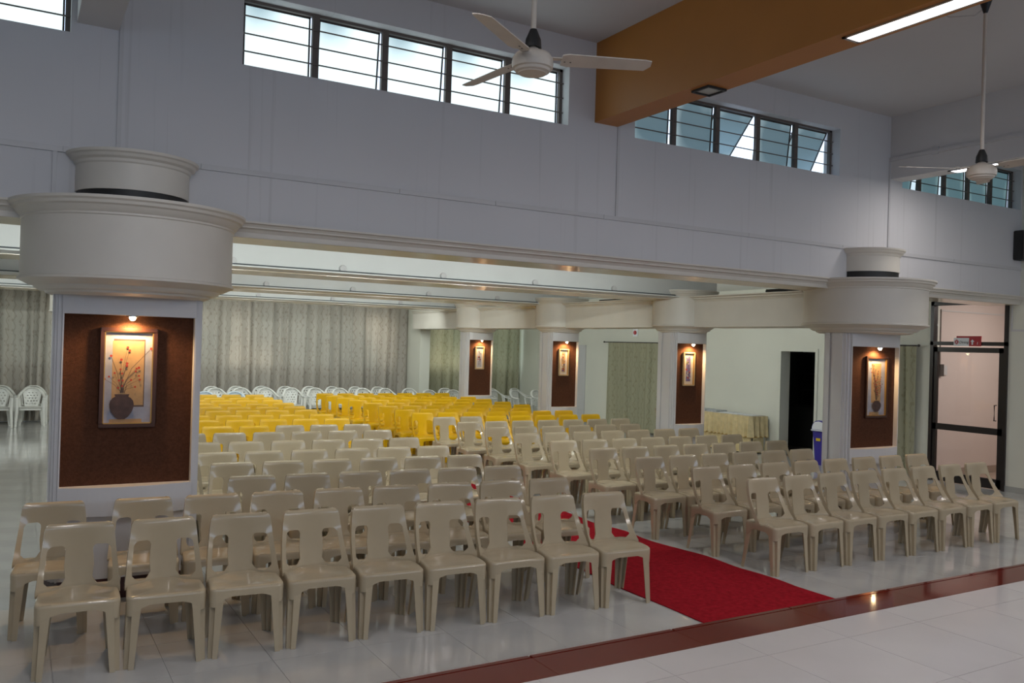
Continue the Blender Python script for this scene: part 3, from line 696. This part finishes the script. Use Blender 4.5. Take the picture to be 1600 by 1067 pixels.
# armchairs along the back
def make_armchair(m):
    t = empty('resin_armchair')
    s = MB(); n = 20
    pts = [(0.235*math.copysign(abs(math.cos(a))**0.5, math.cos(a)), -0.02+0.225*math.copysign(abs(math.sin(a))**0.5, math.sin(a))) for a in [2*PI*k/n for k in range(n)]]
    vs = [(x*q, -0.02+(y+0.02)*q, z) for q, z in ((0.5, 0.412), (0.9, 0.418), (1.0, 0.41), (1.0, 0.36)) for x, y in pts]
    fs = [(i*n+k, i*n+(k+1) % n, (i+1)*n+(k+1) % n, (i+1)*n+k) for i in range(3) for k in range(n)] + [tuple(range(n))]
    s.add(vs, fs).build('seat', m, t, smooth=True, solid=-0.005)
    # arched back panel with a lattice of slots
    b = MB(); vs = []; nz, nxx = 14, 11
    for j in range(nz):
        z = 0.40+0.38*j/(nz-1); tz = j/(nz-1); hw = 0.125+0.055*tz
        if tz > 0.75: hw *= math.sqrt(max(0.05, 1-((tz-0.75)/0.25)**2*0.6))
        for i in range(nxx):
            x = hw*(-1+2*i/(nxx-1)); vs.append((x, 0.20+0.085*tz-0.9*x*x, z))
    for j in range(nz-1):
        for i in range(nxx-1):
            if 2 <= j <= nz-4 and 1 <= i <= nxx-3 and i % 2 == (1 if (j//2) % 2 else 0)+0 and j % 2 == 0: continue
            b.f.append((j*nxx+i, j*nxx+i+1, (j+1)*nxx+i+1, (j+1)*nxx+i)); b.mi.append(0)
    b.v = vs; b.build('backrest', m, t, smooth=True, solid=-0.006)
    # continuous top rail that becomes the arms
    ar = MB(); P = []
    for k in range(33):
        a = PI*k/32; c, sn = math.cos(a), math.sin(a)
        P.append((0.245*math.copysign(abs(c)**0.75, c), -0.03+0.30*sn**1.0-0.02, 0.625+0.185*sn**1.9))
    ar.tube([(0.25, -0.22, 0.615)]+P+[(-0.25, -0.22, 0.615)], 0.030, 0.016, n=8).build('arm_rail', m, t, smooth=True)
    for sx in (-1, 1):
        MB().tube([(sx*0.25, -0.20, 0.615), (sx*0.242, -0.21, 0.40), (sx*0.262, -0.24, 0.0)], [0.024, 0.034, 0.022], [0.018, 0.022, 0.016], n=8, up=(0, 1, 0)).build('leg', m, t, smooth=True)
        MB().tube([(sx*0.17, 0.17, 0.40), (sx*0.21, 0.27, 0.0)], [0.034, 0.020], [0.022, 0.016], n=8, up=(0, 1, 0)).build('leg', m, t, smooth=True)
        MB().tube([(sx*0.21, -0.05, 0.39), (sx*0.236, 0.06, 0.66)], [0.03, 0.022], 0.012, n=8, up=(0, 1, 0)).build('arm_support', m, t, smooth=True)
    return t
AC = make_armchair(M_WHITEPL); first = True
ARM = [(-0.24, 20.75), (0.36, 20.75), (3.50, 20.3), (4.10, 20.45), (4.70, 20.6), (5.30, 20.6), (5.90, 20.55), (6.50, 20.5), (7.10, 20.45), (7.70, 20.4), (8.30, 20.35)]
ARM2 = [(x+0.05, y+0.66) for x, y in ARM]
ARM3 = [(8.92, 20.3), (9.20, 19.62), (9.85, 19.62), (10.0, 20.4), (11.05, 19.5), (11.70, 19.5), (12.35, 19.5), (10.75, 20.3), (11.45, 20.3), (12.15, 20.3)]
for gi, (L_, desc) in enumerate(((ARM, 'front row before the far curtains'), (ARM2, 'rear row against the far curtains'), (ARM3, 'group around the farthest column'))):
    for k, (x, y) in enumerate(L_):
        o = AC if first else copy_tree(AC); first = False
        o.location = (x, y, 0); o.rotation_euler = (0, 0, rc.uniform(-.08, .08) + (0.2 if gi == 2 and x > 11 else 0))
        tag(o, 'white resin armchair, %s from the left in the %s' % (ORD[k], desc), 'armchair', 'white resin armchairs')
def recolour(o, m):
    for ch in o.children: ch.data = ch.data.copy(); ch.data.materials[0] = m
for k, (x, y) in enumerate(((3.62, 18.95+0.15), (4.25, 19.1))):
    o = copy_tree(AC); o.location = (x, y, 0); o.rotation_euler = (0, 0, 0); recolour(o, M_BLUEPL)
    tag(o, 'pale blue resin armchair behind the last yellow row, %s of two' % ('left', 'right')[k], 'armchair', 'pale blue armchairs')

# ------------------------------------------------------------------ red carpet
def carpet():
    s = MB(); ny = 110; nx = 14; vs = []; r = random.Random(2)
    y0, y1_ = YST+0.02, 12.4
    ph = [r.uniform(0, 6) for _ in range(6)]
    for j in range(ny+1):
        y = y0+(y1_-y0)*j/ny
        xl = 4.445+0.009*(y-5)+0.012*math.sin(y*2.1+ph[0])+0.008*math.sin(y*5.3+ph[1]); xr = 5.87-0.02*(y-4.7)+0.022*math.sin(y*2.3+ph[2])+0.018*math.sin(y*6.1+ph[3])
        for i in range(nx+1):
            u = i/nx; x = xl+(xr-xl)*u
            z = 0.008 + 0.004*(1+math.sin(y*3.1+x*2+ph[4]))*0.5
            if i >= nx-1: z += 0.010*max(0, math.sin(y*4.7+ph[5]))
            vs.append((x, y, z))
    fs = [(j*(nx+1)+i, j*(nx+1)+i+1, (j+1)*(nx+1)+i+1, (j+1)*(nx+1)+i) for j in range(ny) for i in range(nx)]
    return s.add(vs, fs).build('carpet_runner', M_CARPET, smooth=True, solid=0.007)
tag(carpet(), 'long red carpet runner along the aisle between the chairs', 'carpet')

# ------------------------------------------------------------------ curtains
def curtain(x0, x1, z0, z1, seed, m, label, along='x', plane=21.75, fold=0.15, amp=0.055, gather=0.0, group='curtains on the far wall', name='curtain'):
    r = random.Random(seed); W = x1-x0; nx = max(24, int(W/fold*22)); nz = 14; s = MB(); vs = []; uvs = []
    ph = r.uniform(0, 6); a1, a2 = r.uniform(0, 6), r.uniform(0, 6)
    for j in range(nz+1):
        v = j/nz; z = z1-(z1-z0)*v
        for i in range(nx+1):
            u = i/nx; q = u*W
            ed = min(1, u*12, (1-u)*12)
            px = x0+q*(1-gather*v)+gather*v*W*0.5 - 0.05*ed*v*math.sin(q*1.3+a1)
            arg = 2*PI*q/fold + 1.6*math.sin(q*1.7+a1) + 0.9*math.sin(q*4.1+a2) + 0.25*v*math.sin(q*2.3)
            d = amp*(0.6+0.4*min(1, v*3))*(0.8-1.7*(0.65+0.35*math.sin(q*9+a2))*abs(math.sin(arg/2))**0.55) + 0.03*v*math.sin(q*1.9+a2)
            d *= ed
            vs.append((px, plane+d, z) if along == 'x' else (plane+d, px, z)); uvs.append((q*1.6, z))
    fs = [(j*(nx+1)+i, j*(nx+1)+i+1, (j+1)*(nx+1)+i+1, (j+1)*(nx+1)+i) for j in range(nz) for i in range(nx)]
    me = bpy.data.meshes.new(name); me.from_pydata(vs, [], fs); ul = me.uv_layers.new()
    for l in me.loops: ul.data[l.index].uv = uvs[l.vertex_index]
    for p in me.polygons: p.use_smooth = True
    me.materials.append(m); o = link(name, me)
    return tag(o, label, 'curtain', group)
k = 0
for a, b_ in ((-1.9, -0.75), (-0.75, 0.4), (0.4, 1.6), (2.5, 3.66), (3.66, 4.82), (4.82, 5.98), (5.98, 7.14), (7.14, 8.3), (8.3, 9.42)):
    curtain(a, b_, 0.03, 3.0, 20+k, M_CURT, 'grey-beige patterned far-wall curtain, %s from the left' % ORD[k], plane=21.84, fold=0.34, amp=0.135); k += 1
curtain(9.82, 11.38, 0.03, 2.9, 51, M_CURTG, 'olive patterned curtain to the left of the farthest column', plane=21.8, fold=0.30, amp=0.12, gather=0.04)
curtain(11.55, 13.0, 0.03, 2.9, 52, M_CURTG, 'dark olive curtain in the far corner by the side wall', plane=21.8, fold=0.30, amp=0.12)
def rod(y0, y1_, z, label):
    t = empty('curtain_rod', (XR-0.08, (y0+y1_)/2, z), 0, label, 'curtain rod', 'curtain rods on the side wall')
    h = (y1_-y0)/2
    MB().tube([(0, -h, 0), (0, h, 0)], 0.012, n=8).build('rod', M_DARKFR, t, smooth=True)
    for sg in (-1, 1):
        MB().lathe([(0.01, -0.02), (0.024, -0.008), (0.024, 0.01), (0.008, 0.024)], n=12).build('finial', M_DARKFR, t, smooth=True, loc=(0, sg*h, 0))
        MB().box(0, 0.08, sg*(h-0.06)-.008, sg*(h-0.06)+.008, -.008, .008).build('bracket', M_DARKFR, t)
rod(15.35, 17.6, 2.17, 'dark curtain rod under the red alarm on the side wall')
curtain(15.4, 16.45, 0.05, 2.16, 61, M_CURTG, 'olive vine-patterned curtain, right half of the side wall pair', along='y', plane=XR-0.08, fold=0.26, amp=0.06, gather=0.0, group='side wall curtain pair')
curtain(16.45, 17.42, 0.05, 2.16, 62, M_CURTG, 'olive vine-patterned curtain, left half of the side wall pair', along='y', plane=XR-0.08, fold=0.26, amp=0.06, gather=-0.06, group='side wall curtain pair')
rod(8.84, 10.3, 2.20, 'short dark curtain rod beside the glass door')
curtain(8.88, 10.2, 0.05, 2.19, 63, M_CURTG, 'olive curtain hanging between the nearest right column and glass door', along='y', plane=XR-0.08, fold=0.28, amp=0.06, group='side wall curtains')

# ------------------------------------------------------------------ doors of the side wall
t = struct(empty('door_1', (XR, (DG[0]+DG[1])/2, 0)), 'black-framed glass door with transom at the right of the hall', 'door')
hw = (DG[1]-DG[0])/2
F = MB()
F.box(-.03, .08, -hw, -hw+.055, 0, 2.93).box(-.03, .08, hw-.055, hw, 0, 2.93).box(-.03, .08, -hw, hw, 2.865, 2.93).box(-.03, .08, -hw, hw, 2.215, 2.275)
F.build('frame', M_ALU, t)
lf = MB(); h2 = hw-0.06
lf.box(-.01, .04, -h2, -h2+.075, 0.01, 2.185).box(-.01, .04, h2-.06, h2, 0.01, 2.185).box(-.01, .04, -h2, h2, 2.105, 2.185).box(-.01, .04, -h2, h2, 0.84, 0.94).box(-.01, .04, -h2, h2, 0.01, 0.16)
leaf = lf.build('leaf', M_ALU, t)
MB().box(.012, .018, -h2+.075, h2-.06, 0.94, 2.105).build('glass', M_GLASS, leaf)
MB().box(.012, .018, -h2+.075, h2-.06, 0.16, 0.84).build('glass', M_GLASS, leaf)
MB().tube([(-.015, -h2+.10, 1.06), (-.06, -h2+.10, 1.06), (-.06, -h2+.10, 1.30), (-.015, -h2+.10, 1.30)], 0.010, n=8).build('handle', M_ALU, leaf)
MB().lathe([(0.014, 0), (0.03, 0.008), (0.012, 0.016)], n=14).build('lock', M_STEEL, leaf, loc=(-.012, -h2+.11, 0.085)).rotation_euler = (0, -PI/2, 0)
MB().box(.012, .018, -hw+.055, hw-.055, 2.275, 2.865).build('transom_glass', M_GLASS, t)
# corridor behind it
struct(MB().box(XR+0.22, XR+3.4, 8.80, 8.9, 0, 3.2).build('wall_corridor', M_PINK), 'pinkish corridor wall seen through the glass door', 'wall')
struct(MB().box(XR+3.2, XR+3.3, 4.5, 8.8, 0, 3.2).build('wall_corridor_end', M_PINK), 'pinkish end wall of the corridor behind the glass door', 'wall')
struct(MB().box(XR+0.22, XR+3.3, 4.4, 4.5, 0, 3.2).build('wall_corridor_near', M_PINK), 'near wall of the corridor behind the glass door', 'wall')
struct(MB().box(XR, XR+3.4, 4.4, 13.4, -0.1, -0.002).build('floor_corridor', mat('tan_tile', (0.42, 0.32, 0.26), 0.25)), 'tan corridor floor seen through the glass door', 'floor')
struct(MB().box(XR+0.22, XR+3.4, 4.4, 8.9, 3.2, 3.3).build('ceiling_corridor', M_CEIL), 'corridor ceiling behind the glass door', 'ceiling')
struct(MB().box(XR+0.22, XR+3.2, 8.785, 8.80, 0, 0.12).build('baseboard_corridor', mat('tan_skirting', (0.34, 0.26, 0.21), 0.4)), 'tan skirting at the foot of the corridor wall', 'baseboard')
area('corridor_fill_light', (XR+1.2, 6.9, 3.15), (-0.1, 0.25, -1), 1.2, 0.5, 55, (1.0, 0.92, 0.86))  # light added to brighten the corridor, with no fixture of its own
cp = struct(empty('trim_20', (0, 8.80, 0)), 'thin brown cable conduit on the corridor wall behind glass', 'conduit')
MB().box(13.525, 13.545, -.012, 0, 1.9, 2.83).build('conduit_riser', M_MULL, cp)
MB().box(13.53, 16.2, -.012, 0, 2.80, 2.82).build('conduit_run', M_PVC, cp)
t = empty('switch_box', (13.54, 8.80, 1.80), 0, 'small grey switch box on the corridor wall behind the glass door', 'switch box')
MB().box(-.05, .05, -.05, 0, -.10, .10).build('box', M_DARKFR, t); MB().box(.05, .17, -.03, 0, -.08, .08).build('socket_plate', M_PVC, t)
# sign on the transom bar
t = empty('wall_sign', (XR-0.035, (7.81+8.25)/2, 2.28), 0, 'white and red Dining direction sign on the glass door frame', 'sign')
hw_ = 0.225
MB().box(-0.008, 0, -0.03, hw_, -0.075, 0.055).build('white_plate', M_WHITE, t)
MB().box(-0.008, 0, -hw_, -0.03, -0.075, 0.075).build('red_plate', M_RED, t)
MB().box(0.0, 0.006, -hw_, hw_-.04, 0.05, 0.085).build('red_backing', M_RED, t)
d_ = MB(); n = 20; d_.add([(-0.0095, 0.175+0.033*math.cos(2*PI*k/n), -0.01+0.038*math.sin(2*PI*k/n)) for k in range(n)], [tuple(range(n))]); d_.build('emblem', M_RED, t)
x_ = MB()
for sg in (-1, 1):
    x_.add([(-0.0105, 0.175+a, -0.01+sg*b_) for a, b_ in ((-.02, -.026), (-.014, -.026), (.02, .022), (.014, .026))], [(0, 1, 2, 3)])
x_.build('fork_and_spoon', M_WHITE, t)
ar = MB(); ar.add([(-0.0095, -0.085+a, -0.012+b_) for a, b_ in ((0, .045), (.034, .008), (.012, .008), (.012, -.04), (-.012, -.04), (-.012, .008), (-.034, .008))], [tuple(range(7))]); ar.build('arrow', M_WHITE, t)
def text(body, size, loc, m, parent, name):
    cu = bpy.data.curves.new(name, 'FONT'); cu.body = body; cu.size = size; cu.align_x = 'CENTER'; cu.align_y = 'CENTER'; cu.extrude = 0.0006; cu.shear = 0.15
    tmp = bpy.data.objects.new('tmp', cu); C.objects.link(tmp); bpy.context.view_layer.update()
    me = bpy.data.meshes.new_from_object(tmp.evaluated_get(bpy.context.evaluated_depsgraph_get())); bpy.data.objects.remove(tmp)
    me.materials.clear(); me.materials.append(m)
    o = link(name, me, parent, loc); o.rotation_euler = (PI/2, 0, -PI/2); return o
text('Dining', 0.058, (-0.0095, 0.055, -0.015), M_BLACK, t, 'lettering')
text('1', 0.06, (-0.0095, -0.165, -0.03), M_WHITE, t, 'numeral')

# small dark doorway
t = struct(empty('door_2', (XR, (DS[0]+DS[1])/2, 0)), 'pale frame of the dark doorway beside the skirted table', 'door')
hw = (DS[1]-DS[0])/2
MB().box(-.02, .24, -hw-.05, -hw+.01, 0, 2.11).box(-.02, .24, hw-.03, hw+.05, 0, 2.11).box(-.02, .24, -hw+.01, hw-.03, 2.05, 2.11).build('frame', M_SIDE, t)
struct(MB().box(XR+2.3, XR+2.4, 10.3, 13.4, 0, 3.2).build('wall_store', M_DARKROOM), 'dim back wall of the room beyond the small doorway', 'wall')
struct(MB().box(XR+0.22, XR+2.4, 10.2, 10.35, 0, 3.2).build('wall_store_near', M_DARKROOM), 'dim near wall of the room beyond the small doorway', 'wall')
struct(MB().box(XR+0.22, XR+2.4, 13.3, 13.4, 0, 3.2).build('wall_store_far', M_DARKROOM), 'dim far wall of the room beyond the small doorway', 'wall')
t = empty('cabinet', (XR+1.9, 12.7, 0), 0, 'dark wooden cabinet inside the dim doorway', 'cabinet')
MB().box(-.25, .3, -.75, .5, 0, 0.85).build('body', M_DARKROOM, t); MB().box(-.27, .3, -.78, .5, 0.85, 0.90).build('worktop', M_DARKWOOD, t)
for z in (1.2, 1.55): MB().box(-.1, .3, -.3, .3, z, z+.03).build('shelf', M_DARKWOOD, t)
for sg in (-.3, .27): MB().box(-.1, .3, sg, sg+.03, 0.9, 2.0).build('side_panel', M_DARKWOOD, t)
t = empty('stool', (XR+1.55, 11.78, 0), 0, 'dark stool just inside the dim doorway', 'stool')
MB().lathe([(0.16, 0.70), (0.18, 0.72), (0.17, 0.75)], n=20).build('seat', M_DARKWOOD, t)
for a in range(4): MB().tube([(0.12*math.cos(a*PI/2+.7), 0.12*math.sin(a*PI/2+.7), 0.7), (0.18*math.cos(a*PI/2+.7), 0.18*math.sin(a*PI/2+.7), 0)], 0.016, n=6).build('leg', M_DARKWOOD, t)
# flush door half hidden by a column
t = struct(empty('door_3', (XR, 18.75, 0)), 'pale grey flush door beyond the side wall curtains', 'door')
MB().box(-.02, 0, -.25, .42, 0.02, 2.08).build('leaf', M_PVC, t)
for z in [0.15+0.1*k for k in range(7)]: MB().box(-.028, -.02, -.2, .38, z, z+.05).build('louvre', M_PVC, t)
t = empty('alarm_button', (XR, 16.44, 2.41), 0, 'small red fire alarm on a white plate above the side curtain', 'alarm')
MB().box(-.012, 0, -.09, .09, -.09, .09).build('plate', M_WHITE, t)
MB().lathe([(0.05, 0), (0.05, 0.02), (0.035, 0.032)], n=18).build('button', M_RED, t, loc=(-.012, 0, 0)).rotation_euler = (0, -PI/2, 0)
tk2 = struct(empty('trim_21', (XR, 0, 0)), 'thin cable trunking right of the glass door', 'trunking')
MB().box(-.012, 0, 6.0, 7.37, 2.44, 2.47).build('trunking_run', M_PVC, tk2); MB().box(-.012, 0, 7.35, 7.37, 2.47, 2.95).build('trunking_riser', M_PVC, tk2)

# ------------------------------------------------------------------ skirted table, papers, bin
tx0, tx1, ty0, ty1 = 12.60, 13.04, 12.14, 13.95
t = empty('skirted_table', ((tx0+tx1)/2, (ty0+ty1)/2, 0), 0, 'table with gathered golden satin skirt against the side wall', 'table')
cx, cy = (tx0+tx1)/2, (ty0+ty1)/2
MB().box(tx0-cx, tx1-cx, ty0-cy, ty1-cy, 0.72, 0.75).build('tabletop', M_IVORY, t, bevel=0.006)
for sx in (-1, 1):
    for sy in (-1, 1): MB().box(sx*0.17-.02, sx*0.17+.02, sy*0.9-.02, sy*0.9+.02, 0, 0.72).build('leg', M_STEEL, t)
per = [(tx1-cx, ty0-cy), (tx0-cx, ty0-cy), (tx0-cx, ty1-cy), (tx1-cx, ty1-cy)]
def ruffle(z0, z1, amp, off, seed):
    s = MB(); vs = []; cols = []
    r = random.Random(seed); ph = r.uniform(0, 6)
    for (ax, ay), (bx, by) in zip(per[:-1], per[1:]):
        L_ = math.hypot(bx-ax, by-ay); n = int(L_/0.016); nrm = ((by-ay)/L_, -(bx-ax)/L_)
        for k in range(n): cols.append((ax+(bx-ax)*k/n, ay+(by-ay)*k/n, -nrm[0], -nrm[1], L_*k/n))
    m = len(cols)
    for j in range(6):
        v = j/5
        for x, y, nx_, ny_, q in cols:
            d = off+amp*(0.15+0.85*v)*(math.sin(2*PI*q/0.12+1.2*math.sin(q*7+ph))+0.3*math.sin(2*PI*q/0.05+ph))
            vs.append((x+nx_*d, y+ny_*d, z1-(z1-z0)*v))
    return s.add(vs, [(j*m+k, j*m+k+1, (j+1)*m+k+1, (j+1)*m+k) for j in range(5) for k in range(m-1)])
ruffle(0.33, 0.745, 0.032, 0.036, 1).build('upper_skirt', M_SKIRT, t, smooth=True, solid=0.003)
ruffle(0.02, 0.40, 0.016, 0.008, 2).build('lower_skirt', M_SKIRT, t, smooth=True, solid=0.003)
ruffle(0.325, 0.345, 0.033, 0.039, 1).build('ochre_band', M_SKIRTB, t, smooth=True)
for k, (x, y, rz, w_, h_) in enumerate(((12.81, 12.34, 0.1, .32, .28), (12.80, 12.66, -.1, .32, .26), (12.82, 12.97, .2, .30, .22))):
    o = MB().box(-w_/2, w_/2, -h_/2, h_/2, 0, 0.004+.002*k).build('paper_sheet', M_PAPER, loc=(x, y, 0.751)); o.rotation_euler = (0, 0, rz)
    tag(o, 'white paper sheet on the skirted table, %s from its near end' % ORD[k], 'paper', 'papers on the skirted table')
for k, (y, rz) in enumerate(((13.3, .05), (13.66, -.08))):
    t = empty('newspaper_stack', (12.81, y, 0.751), rz, 'grey newspaper stack on the skirted table, %s the far end' % ('farther from', 'nearer')[k], 'newspaper', 'newspapers on the table')
    for q in range(4): MB().box(-.16+.006*q, .16+.004*q, -.14, .14-.004*q, 0.008*q, 0.008*q+.007).build('newspaper_sheet', M_NEWS, t)
bx_, by_ = 12.80, 10.52
t = empty('dustbin', (bx_, by_, 0), 0, 'blue plastic dustbin with white swing lid behind a column', 'dustbin'); t.scale = (0.84, 0.84, 0.84)
s = MB(); vs = []; n = 24
def rr(hx, hy, z, r=0.05): return [(math.copysign(hx-r, c_)+r*c_ if abs(c_) > 1e-6 else 0, math.copysign(hy-r, s_)+r*s_ if abs(s_) > 1e-6 else 0, z) for c_, s_ in [(math.cos(2*PI*(k+.5)/n), math.sin(2*PI*(k+.5)/n)) for k in range(n)]]
for hx, z in ((0.15, 0.0), (0.17, 0.35), (0.195, 0.70), (0.205, 0.72), (0.215, 0.72), (0.215, 0.76)): vs += rr(hx, hx*0.9, z)
s.add(vs, [(j*n+k, j*n+(k+1) % n, (j+1)*n+(k+1) % n, (j+1)*n+k) for j in range(5) for k in range(n)] + [tuple(range(n)), tuple(range(5*n, 6*n))]).build('body', M_BLUEBIN, t, smooth=True, sharp=50)
dm = MB(); prof = [(-0.2, 0.76), (-0.19, 0.82), (-0.16, 0.89), (-0.10, 0.945), (0, 0.965), (0.10, 0.945), (0.16, 0.89), (0.19, 0.82), (0.2, 0.76)]
dm.prism(prof, -0.19, 0.19, axis='x'); dm.build('hood', M_BLUEBIN, t, bevel=0.01)
MB().prism([(a*0.86, 0.765+(b_-0.76)*0.88) for a, b_ in prof], -0.205, 0.205, axis='x').build('swing_lid', M_WHITE, t)
MB().box(-0.195, -0.15, -0.05, 0.06, 0.52, 0.58).build('label_sticker', M_YLAB, t)
MB().tube([(-0.2, -0.15, 0.74), (-0.25, -0.15, 0.75), (-0.25, 0.15, 0.75), (-0.2, 0.15, 0.74)], 0.012, n=6).build('rim_handle', M_WHITE, t)

# ------------------------------------------------------------------ ceiling fans
def fan(loc, th, label, tilt=0.0):
    t = empty('ceiling_fan', loc, 0, label, 'ceiling fan', 'ceiling fans')
    MB().tube([(0, 0, 0.08), (0, 0, ZC-loc[2]-0.05)], 0.016, n=10).build('down_rod', M_IVORY, t, smooth=True)
    MB().lathe([(0.02, 0.10), (0.05, 0.09), (0.045, 0.14), (0.02, 0.20)], n=20).build('lower_canopy', M_BLACK, t, smooth=True)
    MB().lathe([(0.015, -0.16), (0.05, -0.05), (0.055, 0)], n=20).build('ceiling_canopy', M_BLACK, t, smooth=True, loc=(0, 0, ZC-loc[2]))
    MB().lathe([(0.085, -0.055), (0.10, -0.048), (0.105, -0.035), (0.118, -0.03), (0.122, 0.0), (0.118, 0.03), (0.10, 0.055), (0.05, 0.07), (0.03, 0.09)], n=36).build('motor_housing', M_IVORY, t, smooth=True)
    MB().lathe([(0.08, -0.060), (0.085, -0.055)], n=36).build('bottom_cover', M_IVORY, t)
    for k in range(3):
        s = MB()
        pts = [(0.17, -.055), (0.21, -.068), (0.66, -.060), (0.70, -.052), (0.705, 0.0), (0.675, .048), (0.21, .062), (0.17, .050)]
        n = len(pts)
        vs = [(a, b_, -0.22*b_+0.004) for a, b_ in pts]+[(a, b_, -0.22*b_-0.002) for a, b_ in pts]
        s.add(vs, [tuple(range(n)), tuple(range(n, 2*n))]+[(i, (i+1) % n, n+(i+1) % n, n+i) for i in range(n)])
        o = s.build('blade', M_IVORY, t, loc=(0, 0, 0.03)); o.rotation_euler = (0, tilt, th+k*2*PI/3)
        MB().box(0.10, 0.24, -.022, .022, 0.004, 0.010).build('blade_bracket', M_IVORY, o)
        for q in (0.19, 0.225): MB().lathe([(0.006, -0.006), (0.006, 0.012)], n=8).build('bolt', M_DARKFR, o, loc=(q, 0.012, 0))
    return t
fan((2.57, 4.25, 3.65), -0.4136, 'ivory three-blade ceiling fan in front of the bright window')
fan((7.25, 4.37, 3.63), math.radians(150), 'ivory ceiling fan at the right, before the off-white beam')
t = empty('ceiling_socket', (7.1, 4.75, ZC), 0, 'round white ceiling socket with wire beside the farther fan', 'socket')
MB().lathe([(0.05, -0.03), (0.06, -0.02), (0.06, 0)], n=18).build('base', M_PVC, t, smooth=True)
MB().tube([(0, 0, -0.03), (0.06, -0.1, -0.12), (0.12, -0.3, -0.16), (0.15, -0.38, -0.10)], 0.005, n=6).build('wire', M_PVC, t)
# dark wall unit at the right edge
t = empty('wall_unit', (12.98, YW, 3.72), 0, 'dark wall-mounted box at the right edge below the window', 'unit')
MB().box(-0.10, 0.10, -0.14, 0, -0.22, 0.22).build('cabinet', M_BLACK, t, bevel=0.01)
MB().box(-0.085, 0.085, -0.146, -0.14, -0.2, 0.2).build('grille', M_DARKFR, t)
